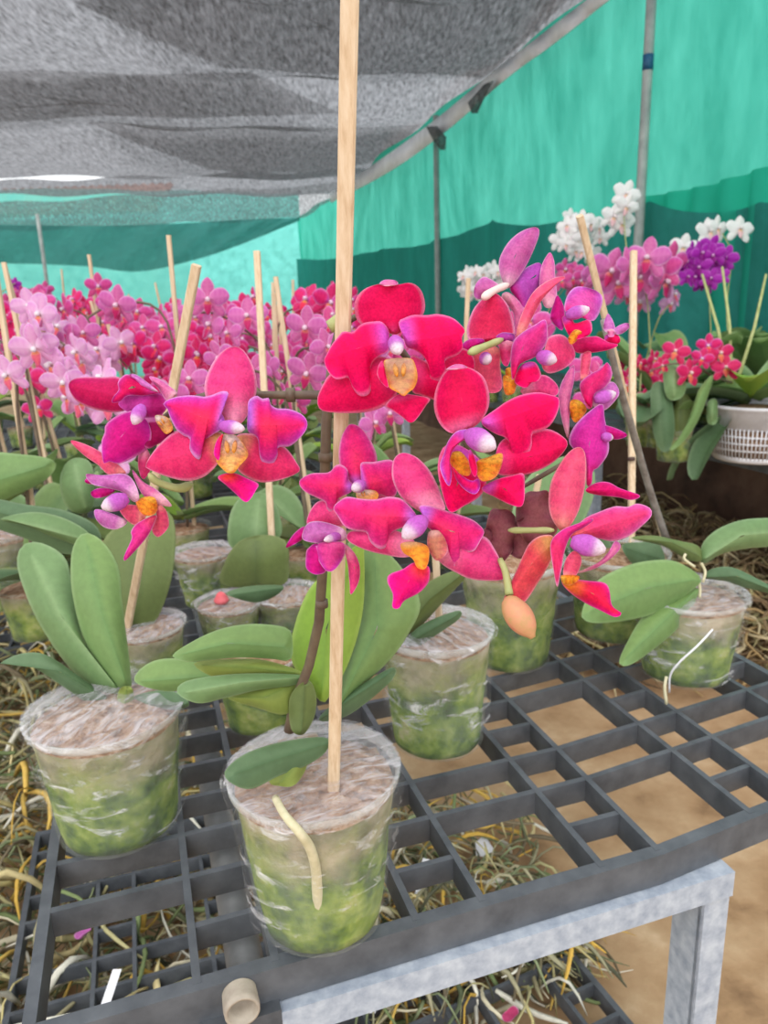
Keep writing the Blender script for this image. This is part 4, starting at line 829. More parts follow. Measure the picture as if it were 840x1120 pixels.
pts = [(328, 283), (420, 272), (540, 240), (640, 232), (710, 219), (840, 217)]
cw = [wallpt(x, y, .10) for x, y in pts]
cu = [((p-near).dot(wd)/Lw, p.z) for p in cw]; cu.sort()
def ctop(u):
    if u <= cu[0][0]: return cu[0][1]-.02
    for (u0, z0), (u1, z1) in zip(cu, cu[1:]):
        if u <= u1:
            f = (u-u0)/(u1-u0); return z0+(z1-z0)*f-.05*math.sin(math.pi*f)
    return cu[-1][1]
sheet('wall_right_lower', near+wn*.10, wb+wn*.10, -.02, 1, 150, 10, M['dteal'], lambda u, v: .03*math.sin(u*60)+.02*math.sin(u*131), wn, 'dark green lower curtain of the side wall', topf=ctop)
M['bank'] = simple('dark_earth_bank', [(72, 52, 42), (98, 72, 58), (120, 92, 74)], 6, .9, .5, bd=.02, detail=8)
sheet('wall_right_base', near+wn*.24, wb+wn*.24, -.02, .52, 120, 6, M['bank'], lambda u, v: .04*(1-v)+.015*math.sin(u*90)+.01*math.sin(u*211+v*9), wn, 'dark brown earth bank at the foot of the green wall')
# second, lighter layer near the camera end
c2w = [wallpt(x, y, .05) for x, y in ((710, 215), (775, 203), (840, 183), (930, 150))]
cu2 = sorted(((p-near).dot(wd)/Lw, p.z) for p in c2w)
ua, ub = cu2[0][0], cu2[-1][0]
def ctop2(u):
    x = ua+(ub-ua)*u
    for (u0, z0), (u1, z1) in zip(cu2, cu2[1:]):
        if x <= u1+1e-6: return z0+(z1-z0)*(x-u0)/(u1-u0)
    return cu2[-1][1]
sheet('wall_right_overlap', near+wd*Lw*ua+wn*.06, near+wd*Lw*ub+wn*.06, -.02, 1, 60, 10, M['teal'], lambda u, v: .02*math.sin(u*40), wn, 'overlapping hem of the green side wall', topf=ctop2)
bl = wb-BU*11
wavb = lambda u, v: .06*math.sin(u*37+v*3)+.05*math.sin(u*71-v*4)+.06*math.sin(v*5+u*13)
sheet('wall_back', wb, bl, -.02, 2.7, 150, 20, M['cyan'], wavb, -BV, 'pale blue green cloth back wall')
def pole(x0, y0, off, r, label, tapey=None, ztop=2.9):
    p = wallpt(x0, y0, off); p.z = 0; e = empty('support_pole', p); tag(e, label, 'pole')
    tube('pole_shaft', [p, p+Vector((0, 0, ztop*.5)), p+Vector((0, 0, ztop))], r, M['pole'], e, 16)
    if tapey is not None:
        z = wallpt(x0, tapey, off).z; tube('tape_band', [p+Vector((0, 0, z-.03)), p+Vector((0, 0, z+.03))], r*1.08, M['tape'], e, 16)
pole(706, 120, .16, .021, 'tall grey pole with blue tape band, before the green wall', 70)
pole(478, 230, .16, .022, 'thin grey pole standing far along the green wall', None, 2.25)
pb_ = onz(52, 330, 0); r = ray(50, 300); pb_ = EYE+r*9.0; pb_.z = 0
e = empty('support_pole', pb_); tag(e, 'grey pole in front of the pale back wall at far left', 'pole'); tube('pole_shaft', [pb_, pb_+Vector((0, 0, 1.0)), pb_+Vector((0, 0, 2.1))], .022, M['pole'], e, 12)
# ------------------------------------------------------------------ roof net
NZ = 2.42
def net_sheet(name, rows, label, mat, nx=60, sag=.10, edge=None):
    """rows: list of (left point, right point) across the house, near to far"""
    vs = []; fs = []; sub = 6; rr = []
    for k in range(len(rows)-1):
        for j in range(sub):
            t = j/sub; rr.append((rows[k][0].lerp(rows[k+1][0], t), rows[k][1].lerp(rows[k+1][1], t), math.sin(math.pi*t)))
    rr.append((rows[-1][0], rows[-1][1], 0))
    for a, b, s in rr:
        for i in range(nx+1):
            u = i/nx; p = a.lerp(b, u); p = p+Vector((0, 0, -sag*s*(.6+.4*math.sin(u*11))-.02*math.sin(u*31+s*2))); vs.append(p)
    for j in range(len(rr)-1):
        for i in range(nx): fs.append([j*(nx+1)+i, j*(nx+1)+i+1, (j+1)*(nx+1)+i+1, (j+1)*(nx+1)+i])
    o = obj(name, vs, fs, mat); return tag(o, label, 'shade net', 'shade net overhead')
def nrow(yl, xr, yr, z, xl=-420, dz=0): return (onz(xl, yl-(0)*.08, z), onz(xr, yr, z))
rowsA = [nrow(-420, 1000, -420, NZ), nrow(-150, 750, -90, NZ), nrow(-5, 640, 2, NZ), nrow(78, 535, 88, NZ), nrow(131, 478, 143, NZ-.02), nrow(190, 395, 196, NZ-.05)]
net_sheet('shade_net', rowsA, 'grey shade net stretched overhead in sagging folds', M['net'], sag=.14)
def D(x, y, d): return P(x, y, d)
rowsB = [(D(-200, 205, 8.6), D(400, 185, 9.0)), (D(-200, 213, 9.2), D(372, 214, 9.6))]
net_sheet('shade_net', rowsB, 'narrow grey net strip below the pale gap at upper left', M['net'], sag=.0)
rowsC = [(D(-200, 234, 9.6), D(385, 200, 9.8)), (D(-200, 240, 9.9), D(350, 226, 10.1)), (D(-200, 262, 9.9), D(328, 239, 10.2))]
net_sheet('shade_net', rowsC, 'far end of the grey net turning down towards the back wall', M['net2'], sag=.02)
# hanging valance, blue green over grey
vs = []; fs = []
topv = [(-200, 244), (0, 246), (110, 247), (200, 244), (270, 240), (328, 238)]; botv = [(-200, 286), (0, 288), (90, 291), (150, 297), (210, 285), (262, 268), (328, 241)]
tp = cr([Vector((x, y)) for x, y in topv], 60); bt = cr([Vector((x, y)) for x, y in botv], 60)
for j in range(7):
    for i in range(60):
        q = tp[i].lerp(bt[i], j/6); vs.append(P(q.x, q.y, 9.85+.06*math.sin(i*.7+j)))
for j in range(6):
    for i in range(59): fs.append([j*60+i, j*60+i+1, (j+1)*60+i+1, (j+1)*60+i])
M['val'] = cloth_mat('grey_green_valance', (84, 136, 134), (170, 225, 220), .22, .5, 30, (3, .7, 1), .25, .4, 2)
tag(obj('net_valance', vs, fs, M['val']), 'grey green net hem drooping before the pale back wall', 'shade net')
# doubled layers: darker wedges laid over the net
def wedge(pts, label, mat='net2', lift=.03):
    c = [onz(x, y, NZ+lift) for x, y in pts]; cen = sum(c, Vector())/len(c)
    vs = []; fs = []; n = len(c); K = 6
    dense = []
    for i in range(n):
        for k in range(6): dense.append(c[i].lerp(c[(i+1) % n], k/6))
    m = len(dense)
    for r in range(K+1):
        for p in dense: vs.append(cen.lerp(p, (r+.02)/(K+.02))+Vector((0, 0, .01*math.sin(p.x*5+r))))
    for r in range(K):
        for k in range(m): fs.append([r*m+k, r*m+(k+1) % m, (r+1)*m+(k+1) % m, (r+1)*m+k])
    return tag(obj('net_layer', vs, fs, M[mat]), label, 'shade net')
wedge([(80, -60), (88, 3), (168, 42), (246, 76), (360, 80), (530, 84), (620, 0), (700, -80)], 'broad doubled layer of grey net at the top centre')
wedge([(-200, 78), (0, 78), (275, 81), (372, 122), (300, 128), (100, 128), (0, 132), (-200, 132)], 'doubled strip of grey net crossing at upper left')
wedge([(95, 134), (170, 137), (300, 139), (460, 138), (420, 175), (330, 190), (230, 186), (150, 158)], 'doubled wedge of grey net above the roof gap')
# right hem: torn flaps and an added white sheet in place of bright sky between net and wall
def strip(name, up, lo, d, mat, label, cat):
    vs = []; fs = []; n = 40; a = cr([Vector(p) for p in up], n); b = cr([Vector(p) for p in lo], n)
    for q, k in ((a, 0), (b, 1)):
        for i in range(n): vs.append(wallpt(q[i].x, q[i].y, d+.03*k+.02*math.sin(i*1.3)))
    for i in range(n-1): fs.append([i, i+1, n+i+1, n+i])
    return tag(obj(name, vs, fs, mat, thick=.004), label, cat)
strip('sky_stand_in', [(652, -8), (600, 32), (540, 78), (480, 128), (420, 172), (360, 212)], [(676, -8), (608, 46), (556, 84), (492, 140), (430, 185), (362, 222)], .22, simple('stand_in_sky_white', [(214, 214, 216), (246, 246, 248)], 6, .6, .3, bd=.02), 'white sheet standing in for sky along the top of the green wall', 'sky')  # white sheet stands in for the bright sky showing over the wall
for pts, lab in (([(466, 138), (478, 138), (488, 150), (487, 164), (482, 164), (474, 154)], 'small drooping net flap with pointed tip above the far pole'), ([(512, 112), (530, 92), (540, 88), (530, 106), (522, 124), (516, 124)], 'small net flap at the net edge above the green wall')):
    vs = [wallpt(x, y, .30) for x, y in pts]; tag(obj('net_flap', vs, [list(range(len(vs)))], M['net2'], thick=.004), lab, 'shade net')
# neighbour's tiled roof seen through the gap
ra = P(-40, 240, 17); rb = P(170, 232, 17); up = Vector((0, 2.2, .95)); nrm = Vector((0, -.4, .9))
vs = []; fs = []; n = 60; m = 10
for j in range(m+1):
    for i in range(n+1):
        p = ra.lerp(rb, i/n)+up*(j/m); vs.append(p+nrm*(.04*math.sin(i*2.1)+.02*(j % 2)))
for j in range(m):
    for i in range(n): fs.append([j*(n+1)+i, j*(n+1)+i+1, (j+1)*(n+1)+i+1, (j+1)*(n+1)+i])
hb = empty('neighbour_house', Vector((ra.x, ra.y, 0))); tag(hb, 'orange tiled roof of a building outside, seen through the net gap', 'building')
obj('tiled_roof', vs, fs, simple('orange_tiles', [(190, 120, 96), (226, 158, 132)], 3, .7, .3), hb)
g = G(); g.add(*box_vf(Vector((ra.x+.2, ra.y+.2, 0)), Vector((rb.x-ra.x-.4, 0, 0)), Vector((0, 3.5, 0)), Vector((0, 0, ra.z-.05)))); obj('house_wall', g.v, g.f, simple('house_plaster', [(210, 204, 196), (226, 222, 214)], 4), hb, smooth=False)
# ================================================================== BACKGROUND ORCHIDS
def bloom_mesh(key, ps, pp_, pl, cc):
    g = G(); N = 22; RG = (0, .4, .75, .93, 1); mp = lambda x, y, d: Vector((x, d, y))
    def add(pts, spine, p, off, dt, cup, seed):
        vs, fs, cs = blade_vf(pts, spine, lambda t, r, sd, th: off+dt*t+cup*r*r+.03*r**3*math.sin(4*th+seed), p, mp, N, RG); g.add(vs, fs, cs)
    add([(0, .02), (-.27, .35), (-.31, .68), (0, 1.02), (.31, .68), (.27, .35)], [(0, .05), (0, 1)], ps, .05, .08, .10, 1)
    for s in (-1, 1):
        L = [(s*.03, 0), (s*.5, -.12), (s*.82, -.5), (s*.74, -.84), (s*.4, -.76), (s*.08, -.3)]; add(L, [(s*.06, -.05), (s*.76, -.8)], ps, .05, .08, .08, 2)
        L = [(s*.04, .06), (s*.28, .46), (s*.75, .56), (s*1.06, .2), (s*.88, -.14), (s*.5, -.34), (s*.14, -.12)]; add(L, [(s*.05, .03), (s*1.04, .18)], pp_, -.02, .06, .10, 3+s)
    add([(0, -.05), (-.2, -.2), (-.16, -.5), (0, -.74), (.16, -.5), (.2, -.2)], [(0, -.1), (0, -.72)], pl, -.10, -.12, .06, 5)
    vs, fs = tube_vf([Vector((0, -.02, .06)), Vector((0, -.10, .04)), Vector((0, -.2, .0)), Vector((0, -.24, -.02))], [.09, .11, .12, .04], 8); g.add(vs, fs, lin(cc))
    vs, fs = tube_vf([Vector((0, .06, 0)), Vector((0, .3, .03)), Vector((0, .55, -.05))], [.07, .05, .04], 6); g.add(vs, fs, lin((206, 160, 150)))
    return mesh('flower', g.v, g.f, M['far_petal'], g.c)
BL = {
 'hot pink': bloom_mesh('a', pal((240, 120, 170), (232, 50, 120), (224, 66, 140), (246, 160, 205)), pal((220, 110, 210), (236, 40, 120), (214, 70, 170), (244, 170, 220)), pal((250, 190, 90), (244, 50, 90), (240, 40, 130), (250, 140, 190)), (246, 220, 240)),
 'pink': bloom_mesh('b', pal((246, 170, 200), (228, 92, 154), (222, 100, 170), (248, 190, 220)), pal((226, 130, 210), (230, 84, 160), (216, 100, 190), (246, 190, 230)), pal((250, 190, 110), (236, 60, 120), (226, 60, 150), (248, 150, 200)), (246, 226, 240)),
 'pale lilac': bloom_mesh('c', pal((250, 226, 240), (240, 180, 222), (226, 150, 216), (250, 220, 240)), pal((250, 224, 240), (240, 184, 226), (220, 140, 216), (250, 220, 240)), pal((250, 180, 110), (240, 110, 130), (226, 100, 170), (250, 190, 220)), (252, 244, 250)),
 'white': bloom_mesh('d', pal((250, 244, 240), (250, 246, 244), (248, 240, 242), (255, 252, 252)), pal((250, 240, 244), (250, 246, 246), (248, 242, 244), (255, 252, 252)), pal((246, 210, 130), (244, 200, 200), (240, 190, 214), (250, 230, 236)), (250, 240, 240)),
 'purple': bloom_mesh('e', pal((170, 40, 170), (176, 40, 176), (190, 60, 196), (220, 130, 220)), pal((160, 30, 160), (178, 38, 180), (190, 60, 196), (220, 130, 220)), pal((150, 20, 130), (150, 10, 140), (160, 20, 150), (200, 90, 190)), (236, 180, 230)),
 'crimson': bloom_mesh('f', pal((236, 100, 140), (222, 40, 96), (216, 44, 110), (246, 150, 180)), pal((240, 90, 150), (226, 34, 104), (214, 50, 130), (246, 150, 190)), pal((250, 200, 120), (240, 120, 90), (226, 40, 110), (250, 160, 180)), (250, 220, 220)),
 'rose': bloom_mesh('g', pal((240, 150, 190), (226, 120, 180), (220, 110, 184), (246, 190, 224)), pal((236, 150, 200), (226, 122, 190), (216, 110, 196), (246, 196, 230)), pal((240, 150, 120), (206, 40, 110), (200, 40, 120), (240, 140, 190)), (248, 220, 236)),
}
def leaf_mesh(kind, L, W, up, seed):
    p = LEAFP[kind]; pts = [(0, -.1*W), (.35*L, -.5*W), (.7*L, -.48*W), (.95*L, -.25*W), (L, 0), (.95*L, .25*W), (.7*L, .48*W), (.35*L, .5*W), (0, .1*W)]
    def mp(x, y, d):
        t = max(0, min(1, x/L)); z = L*(up*math.sin(min(1.25, t*1.3+.1))*.9-.25*t*t)+d; return Vector((x*(1-.35*up*t), y, z))
    vs, fs, cs = blade_vf(pts, [(0, 0), (L*.5, 0), (L, 0)], lambda t, r, sd, th: .010*r*r*W/.05, p, mp, 28, (0, .4, .8, 1)); return mesh('leaf', vs, fs, M['leaf'], cs)
LM = [leaf_mesh(k, l, w, u, 1) for k, l, w, u in (('g', .15, .052, .35), ('b', .13, .06, .7), ('o', .12, .055, .15), ('d', .16, .055, .3), ('g', .12, .058, 1.0), ('y', .13, .05, .6))]
def put(me, parent, loc, rot=(0, 0, 0), sc=1, name=None):
    o = link(name or me.name, me, parent); o.location = loc; o.rotation_euler = rot; o.scale = (sc,)*3; return o
rb_ = random.Random(21)
def face_rot(yaw, pit=0, rol=0): return (pit, rol, yaw)
def small_base(root, seed, top=.072, rt=.040, leaves=5, lscale=1.0):
    """pot with moss and a rosette of leaves; returns crown height"""
    rnd = random.Random(seed*13+5)
    put(shared(('bgpot', rt, top), lambda: mesh('pot', *pot_mesh(rt, rt*.8, top), M['wall'])), root, (0, 0, 0))
    def media():
        vs, fs = lathe_vf([(.001, .003), (rt*.74, .004)]+[(rt*.76+rt*.18*k/4, .004+(top*.9-.004)*k/4) for k in range(5)]+[(rt*.5, top*.93), (.001, top*.95)], 24)
        return mesh('moss', bumpy(vs, .001, 220, 3), fs, [M['moss'], M['bark']], mi=[1 if i >= 6*24 else 0 for i in range(len(fs))])
    put(shared(('bgmoss', rt, top), media), root, (0, 0, 0))
    a0 = rnd.uniform(0, 6.28)
    for k in range(leaves):
        put(rnd.choice(LM), root, (0, 0, top*.95+.004*k), (0, 0, a0+math.pi*k+rnd.uniform(-.5, .5)), rnd.uniform(.8, 1.15)*lscale)
    return top
def rnd_orchid(base, colour, seed, label, group, H=.36, n=10, fr=.024, rz=None):
    rnd = random.Random(seed); r = empty('potted_orchid', base); tag(r, label, 'orchid', group)
    top = small_base(r, seed)
    yaw = rnd.uniform(-.5, .5) if rz is None else rz
    # cane
    lean = Vector((rnd.uniform(-.06, .06), rnd.uniform(-.05, .03), 0)); hs = H*rnd.uniform(1.0, 1.22)
    vs, fs = beam_vf(Vector((.012, .012, top*.5)), Vector((.012, .012, hs))+lean, .0062); link('stake', mesh('stake', vs, fs, M['wood'], smooth=False), r)
    nf = n; sides = (-1, 1) if rnd.random() < .7 else (rnd.choice((-1, 1)),)
    for sd in sides:
        reach = rnd.uniform(.09, .16); h0 = H*rnd.uniform(.78, .92)
        path = cr([Vector((.004, 0, top*.95)), Vector((.010+lean.x*.4, .006+lean.y*.4, H*.45)), Vector((.012+lean.x*.8+sd*.01, .0+lean.y*.8, h0)), Vector((sd*reach*.5+lean.x*.8, -.02, h0+.03)), Vector((sd*reach+lean.x*.8, -.04, h0-.005)), Vector((sd*reach*1.35+lean.x*.8, -.05, h0-.06))], 26)
        vs, fs = tube_vf(path, [.0026, .0012], 6); link('flower_spike', mesh('flower_spike', vs, fs, M['stem']), r)
        m = nf//len(sides)
        for k in range(m):
            t = .56+.43*(k+.5)/m; p = path[int(t*25)]
            off = Vector((rnd.uniform(-.022, .022), -.012-rnd.uniform(0, .02), rnd.uniform(-.03, .034)))
            put(BL[colour], r, p+off, face_rot(yaw+rnd.uniform(-.8, .8), rnd.uniform(-.35, .3), rnd.uniform(-.4, .4)), fr*rnd.uniform(.85, 1.15))
    return r
taken = [pc, b2, b3, b4, b5, b6, b7, b8, b9, b10, b11]
ROWS = [(1.02, .19), (1.22, .19), (1.43, .19), (1.66, .20), (1.92, .21), (2.22, .22), (2.60, .24), (3.05, .26)]
for ri, (v, du) in enumerate(ROWS):
    seats = []
    u = -1.3
    while u < .50:
        uu = u+rb_.uniform(-.03, .03); vv = v+rb_.uniform(-.03, .03); p = B(uu, vv, BENCH); x, y, d = proj(p+Vector((0, 0, .33)))
        ok = -50 < x < (520 if ri < 2 else 640) and all((p-q).length > .12 for q in taken)
        if uu > -.14 and uu < -.10: ok = False
        if ok: seats.append((uu, p, x))
        u += du
    for k, (uu, p, x) in enumerate(seats):
        col = 'pale lilac' if (x < 95 and ri < 3) else rb_.choice(['hot pink', 'hot pink', 'pink', 'pink', 'rose'])
        nm = 'last' if k == len(seats)-1 and k >= 10 else {11: 'eleventh', 12: 'twelfth', 13: 'thirteenth', 1: 'first', 2: 'second', 3: 'third', 4: 'fourth', 5: 'fifth', 6: 'sixth', 7: 'seventh', 8: 'eighth', 9: 'ninth', 10: 'tenth'}.get(k+1, 'last')
        lab = f'{col} blooming orchid, {nm} from the left in the {ORD[ri]} background row'.replace('front', 'foremost')
        H = .36+rb_.uniform(-.03, .05)+.012*ri
        rnd_orchid(p, col, 100+ri*20+k, lab, 'blooming orchids in rows behind the large orchid', H, 12 if ri < 5 else 14, .025+.0015*ri)
        taken.append(p)
# ---- orchids one can single out on the right
def spray(base, colour, label, pts, pxsize, stem=None, group=None, leaves=5, cane=None, fl=1.0, seed=1, lscale=1.0, rt=.045, top=.08, mix=None):
    r = empty('potted_orchid', base); tag(r, label, 'orchid', group); rnd = random.Random(seed)
    small_base(r, seed, top, rt, leaves, lscale)
    for path in (stem or []):
        w = [Vector((0, 0, top*.9))]+[P(*q)-base for q in path]; vs, fs = tube_vf(cr(w, 22), [.003, .0014], 6); link('flower_spike', mesh('flower_spike', vs, fs, M['gstem']), r)
    for (x, y, d) in pts:
        col = colour if not mix or rnd.random() < .7 else mix
        put(BL[col], r, P(x, y, d)-base, face_rot(rnd.uniform(-.7, .7), rnd.uniform(-.3, .3), rnd.uniform(-.4, .4)), pxsize*.5*d/FPX*rnd.uniform(.88, 1.12))
    for a, b, w in (cane or []):
        vs, fs = beam_vf(P(*a)-base, P(*b)-base, w); link('stake', mesh('stake', vs, fs, M['wood'], smooth=False), r)
    return r
def shelfpt(x, y): return onz(x, y, SZ)
def cluster(cx, cy, rx, ry, n, d, seed, dj=.05):
    rnd = random.Random(seed); out = []; tries = 0
    while len(out) < n and tries < 900:
        tries += 1
        a = rnd.uniform(0, 6.28); q = math.sqrt(rnd.random()); x, y = cx+rx*q*math.cos(a), cy+ry*q*math.sin(a)
        if all((x-o[0])**2+(y-o[1])**2 > (rx*ry*1.3/n) for o in out): out.append((x, y, d+rnd.uniform(-dj, dj)))
    return out
GR = 'orchids on the right shelf'
SH = lambda d, x: Vector((0, 0, 0))
def onshelf(x, d):
    """shelf point in pixel column x at depth d"""
    lo, hi = 300, 700
    for _ in range(40):
        m = (lo+hi)/2; z = P(x, m, d).z
        if z > SZ: lo = m
        else: hi = m
    return P(x, m, d)
spray(onshelf(640, 2.7), 'white', 'white orchid with a dense round cluster of blooms behind the leaning cane top', cluster(635, 258, 24, 24, 16, 2.7, 3), 22, [[(645, 340, 2.7), (640, 270, 2.7)]], GR, seed=31)
spray(onshelf(535, 3.0), 'white', 'cream white orchid low behind the topmost pink flower', cluster(528, 307, 24, 16, 16, 3.0, 4), 18, [[(530, 350, 3.0), (528, 310, 3.0)]], GR, seed=32)
spray(onshelf(690, 2.5), 'white', 'white orchid with four stacked blooms touching the tall taped pole', [(672, 237, 2.5), (686, 226, 2.48), (680, 244, 2.52), (686, 212, 2.5)], 30, [[(690, 320, 2.5), (684, 260, 2.5), (682, 225, 2.5)]], GR, seed=33)
spray(onshelf(715, 2.2), 'rose', 'rose pink orchid with big blooms in front of the taped pole', [(668, 296, 2.1), (690, 290, 2.08), (708, 282, 2.05), (722, 296, 2.1), (735, 288, 2.12), (700, 304, 2.1), (676, 310, 2.12), (655, 300, 2.15), (728, 308, 2.1)], 44, [[(712, 390, 2.2), (708, 330, 2.15), (700, 300, 2.12)]], GR, seed=34, mix='pink')
spray(onshelf(695, 2.35), 'pale lilac', 'small lilac white orchid under the rose pink blooms', [(688, 322, 2.2), (700, 330, 2.2), (733, 332, 2.2), (676, 316, 2.22), (738, 322, 2.2), (706, 318, 2.25)], 28, [[(705, 400, 2.3), (720, 350, 2.2), (735, 330, 2.2)]], GR, seed=35)
spray(onshelf(775, 2.3), 'purple', 'deep purple orchid with a dense ball of small blooms', cluster(772, 290, 25, 22, 20, 2.2, 6), 24, [[(778, 380, 2.25), (775, 310, 2.2)]], GR, seed=36)
spray(onshelf(800, 2.45), 'white', 'white orchid with two open blooms above the purple one', [(777, 253, 2.5), (786, 250, 2.5), (810, 250, 2.5), (748, 270, 2.5)], 30, [[(795, 340, 2.55), (800, 280, 2.5), (790, 255, 2.5)]], GR, seed=37)
spray(onshelf(700, 2.0), 'crimson', 'crimson orchid with small blooms beside the upright cane', cluster(702, 406, 22, 30, 9, 1.9, 8), 22, [[(700, 430, 1.9), (702, 395, 1.9)]], GR, seed=38)
spray(onshelf(560, 2.9), 'pink', 'pink orchid glimpsed above and behind the topmost blooms', cluster(625, 305, 18, 14, 6, 2.6, 9), 24, [[(600, 340, 2.7), (622, 310, 2.6)]], GR, seed=39)
# leafy plants on the shelf
k = 0
for x, d, lab in ((720, 1.98, 'leafy green orchid on the shelf left of the basket pot'), (760, 2.35, 'leafy orchid behind the basket pot near the purple blooms'), (800, 2.3, 'leafy orchid in the shelf back row below the white blooms'), (838, 2.02, 'leafy orchid at the right frame edge behind the basket'), (745, 2.65, 'leafy orchid far back on the shelf before the dark curtain'), (850, 2.4, 'leafy orchid far back at the right frame edge')):
    k += 1; b = onshelf(x, d); r = empty('potted_orchid', b); tag(r, lab, 'orchid', GR); small_base(r, 60+k, .085, .05, 9, 1.9)
    for j in range(4): put(LM[(j+k) % 6], r, (0, 0, .085), (0, 0, j*1.6+k), 2.3)
bb = onshelf(824, 1.80)
bk = empty('basket_orchid', bb); tag(bk, 'translucent white slotted basket pot with a leafy orchid, on the shelf edge', 'orchid')
Rb, Rt, Hb = .092, .112, .135
prof = [(Rb*.3, .002), (Rb*.95, .002), (Rb, .006), (Rb+(Rt-Rb)*.18, Hb*.12)]
vs, fs = lathe_vf(prof, 72)
vs2, fs2 = lathe_vf([(Rb+(Rt-Rb)*.62, Hb*.60), (Rt*.97, Hb*.92), (Rt*1.06, Hb*.95), (Rt*1.06, Hb), (Rt, Hb), (Rt*.95, Hb*.93)], 72)
g = G(); g.add(vs, fs); g.add(vs2, fs2)
for kk in range(72):   # ribs between the slots, crossed by thin hoops
    a = 2*math.pi*kk/72; r0, r1 = Rb+(Rt-Rb)*.1, Rb+(Rt-Rb)*.64; e = Vector((math.cos(a), math.sin(a), 0)); s_ = Vector((-math.sin(a), math.cos(a), 0))*.0014
    g.add([e*r0+s_+Vector((0, 0, Hb*.1)), e*r0-s_+Vector((0, 0, Hb*.1)), e*r1-s_+Vector((0, 0, Hb*.62)), e*r1+s_+Vector((0, 0, Hb*.62))], [[0, 1, 2, 3]])
for t in (.24, .36, .48):
    rr = Rb+(Rt-Rb)*t*1.03; vs, fs = lathe_vf([(rr, Hb*t-.002), (rr+.001, Hb*t+.002)], 72); g.add(vs, fs)
o = link('basket', mesh('basket', g.v, g.f, M['basket'], smooth=True), bk); so = o.modifiers.new('thickness', 'SOLIDIFY'); so.thickness = .0016
vs, fs = lathe_vf([(.001, .006), (Rb*.9, .008), (Rt*.9, Hb*.86), (Rt*.4, Hb*.93), (.001, Hb*.95)], 32)
link('bark', mesh('bark', bumpy(vs, .002, 90, 2), fs, M['bark']), bk)
for kk in range(5): put(LM[(0, 3, 5, 0, 1)[kk]], bk, (-.01, .02, Hb*.9), (0, 0, 2.0+kk*1.1), 1.7+.15*kk)
for (x0, y0, x1, y1) in ((797, 420, 768, 300), (800, 420, 790, 292), (806, 418, 838, 300)):
    vs, fs = tube_vf([P(x0, y0, 1.80)-bb, P(x0*.5+x1*.5+3, y0*.5+y1*.5, 1.82)-bb, P(x1, y1, 1.84)-bb], [.005, .004, .003], 8); link('cane', mesh('cane', vs, fs, M['gstem']), bk)
for a_, b_ in ((2.9, 1.5), (3.6, 1.3)): put(LM[3], bk, (-.06, -.03, Hb*.8), (.2, .9, a_), b_)
SPR = [(800, 418, 1.79), (780, 412, 1.72), (760, 400, 1.68), (735, 398, 1.66), (712, 405, 1.66)]
vs, fs = tube_vf(cr([P(*q)-bb for q in SPR], 24), [.003, .0016], 6); link('flower_spike', mesh('flower_spike', vs, fs, M['stem']), bk)
for x, y, s_, c in ((739, 384, 30, 'crimson'), (755, 408, 32, 'crimson'), (775, 378, 26, 'hot pink'), (788, 386, 30, 'crimson'), (794, 402, 30, 'crimson'), (768, 392, 24, 'hot pink'), (724, 400, 20, 'crimson')):
    put(BL[c], bk, P(x, y, 1.66)-bb, face_rot(rb_.uniform(-.6, .6), rb_.uniform(-.3, .2), rb_.uniform(-.4, .4)), s_*.5*1.66/FPX)
# big strap leaves hanging over the shelf edge
hang = onshelf(735, 1.80); hg = empty('potted_orchid', hang); tag(hg, 'orchid with broad grey green leaves hanging over the shelf edge', 'orchid', GR); small_base(hg, 77, .08, .045, 3)
for pts, sp_, dd, kd in (([(712, 425), (725, 418), (735, 440), (738, 470), (732, 492), (722, 492), (714, 470)], [(722, 420), (727, 490)], 1.70, 'd'), ([(726, 400), (740, 402), (750, 415), (748, 432), (735, 438), (727, 428)], [(738, 402), (737, 436)], 1.68, 'b'),
                         ([(780, 410), (765, 425), (758, 445), (748, 470), (732, 492), (742, 488), (758, 470), (772, 440)], [(775, 415), (760, 450), (736, 490)], 1.67, 'g'), ([(744, 430), (756, 440), (752, 470), (738, 478), (734, 455)], [(745, 432), (744, 475)], 1.74, 'o'), ([(774, 440), (784, 438), (784, 462), (774, 462)], [(780, 440), (778, 461)], 1.7, 'b')):
    leaf(hg, pts, sp_, dd, .0, full, kd, .01, -.01)
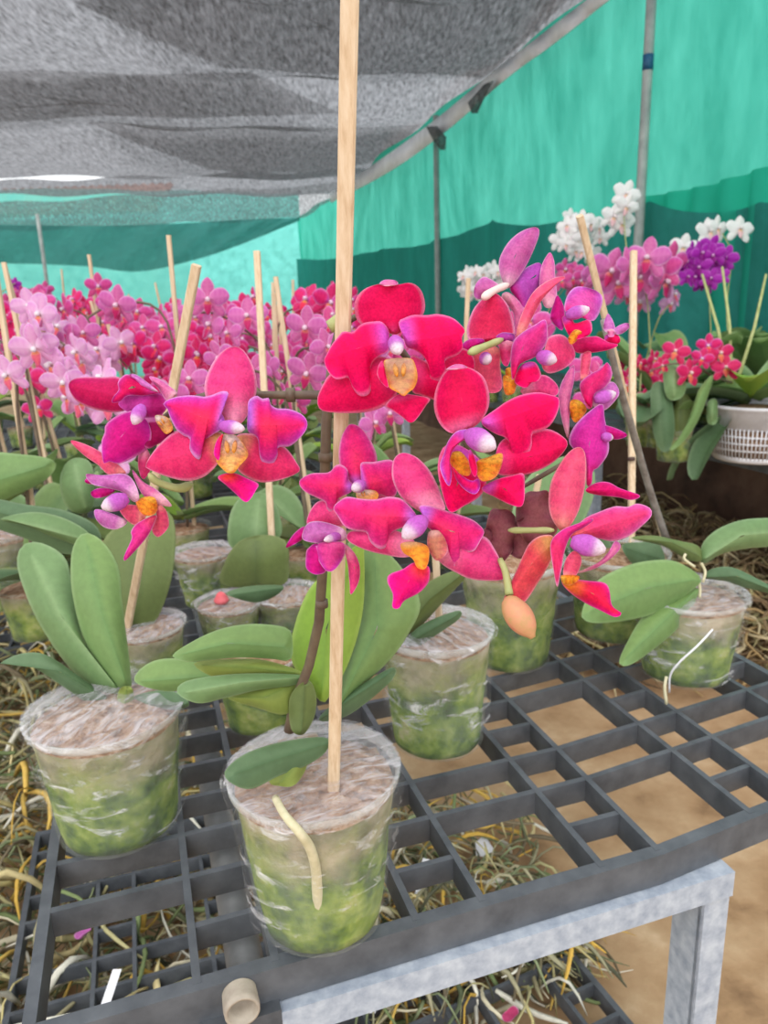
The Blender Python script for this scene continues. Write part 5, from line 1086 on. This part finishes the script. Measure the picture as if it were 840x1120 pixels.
# ---- leafy plants at the left edge behind the bare bench edge
e_ = onz(14, 690, BENCH-.0); 
lf, lb = potted('potted_orchid', 'dim film wrapped pot with long arching leaves at the far left edge', 'orchid', (8, 660), .055, .047, .11, 15)
s1 = full
for pts, sp_, dd, kd in (([(-20, 545), (30, 552), (70, 558), (105, 575), (108, 600), (70, 606), (30, 590), (-20, 570)], [(-15, 556), (106, 592)], .84, 'd'), ([(0, 568), (35, 560), (68, 566), (96, 582), (100, 600), (60, 588), (28, 575)], [(0, 566), (98, 592)], .82, 'b'),
                         ([(-20, 500), (25, 497), (60, 505), (50, 525), (10, 545), (-20, 555)], [(-18, 530), (55, 508)], .90, 'g'), ([(66, 520), (78, 502), (98, 505), (104, 530), (100, 558), (80, 560), (68, 545)], [(95, 558), (80, 505)], .92, 'b'), ([(-20, 515), (20, 515), (50, 500), (64, 490), (50, 520), (10, 548), (-20, 556)], [(-15, 540), (60, 494)], .93, 'g')):
    leaf(lf, pts, sp_, dd, .0, s1, kd, .01, -.012)
# lone purple bud stalk at upper left
lp = B(-1.0, 2.6, BENCH); r = empty('potted_orchid', lp); tag(r, 'orchid with one lone purple bloom on a bare tall stalk, far left', 'orchid'); small_base(r, 90)
t_ = P(16, 310, 2.6)-lp; vs, fs = tube_vf(cr([Vector((0, 0, .07)), t_*.5+Vector((.02, 0, .05)), t_], 14), [.003, .002], 6); link('flower_spike', mesh('flower_spike', vs, fs, M['gstem']), r)
put(BL['purple'], r, t_, face_rot(.5, 0, .3), .022)
# canes that stand out against the pale wall
# ================================================================== LIGHT, CAMERA, RENDER SETTINGS
wd_ = bpy.data.worlds.new('daylight'); SC.world = wd_; wd_.use_nodes = True
nt = wd_.node_tree; bg = nt.nodes['Background']; bg.inputs['Color'].default_value = (.96, .98, 1.0, 1); bg.inputs['Strength'].default_value = 1.25
sun = bpy.data.lights.new('sun', 'SUN'); sun.energy = 1.3; sun.angle = math.radians(50); sun.color = (1, .97, .92)
so = bpy.data.objects.new('sun', sun); C.objects.link(so); so.rotation_euler = (math.radians(48), math.radians(-14), 0)
cam = bpy.data.cameras.new('camera'); co = bpy.data.objects.new('camera', cam); C.objects.link(co); SC.camera = co
cam.sensor_fit = 'VERTICAL'; cam.sensor_height = 36; cam.lens = FPX/1120*36; cam.clip_start = .02
mat = Matrix((RT, UP, -FW)).transposed().to_4x4(); mat.translation = EYE; co.matrix_world = mat
cam.dof.use_dof = True; cam.dof.focus_distance = .34; cam.dof.aperture_fstop = 20
vsn = SC.view_settings; vsn.view_transform = 'Standard'; vsn.look = 'None'; vsn.exposure = 0.18; vsn.gamma = 1; vsn.use_curve_mapping = False
SC.cycles.use_denoising = True; SC.cycles.max_bounces = 10; SC.cycles.transparent_max_bounces = 24; SC.cycles.sample_clamp_indirect = 6
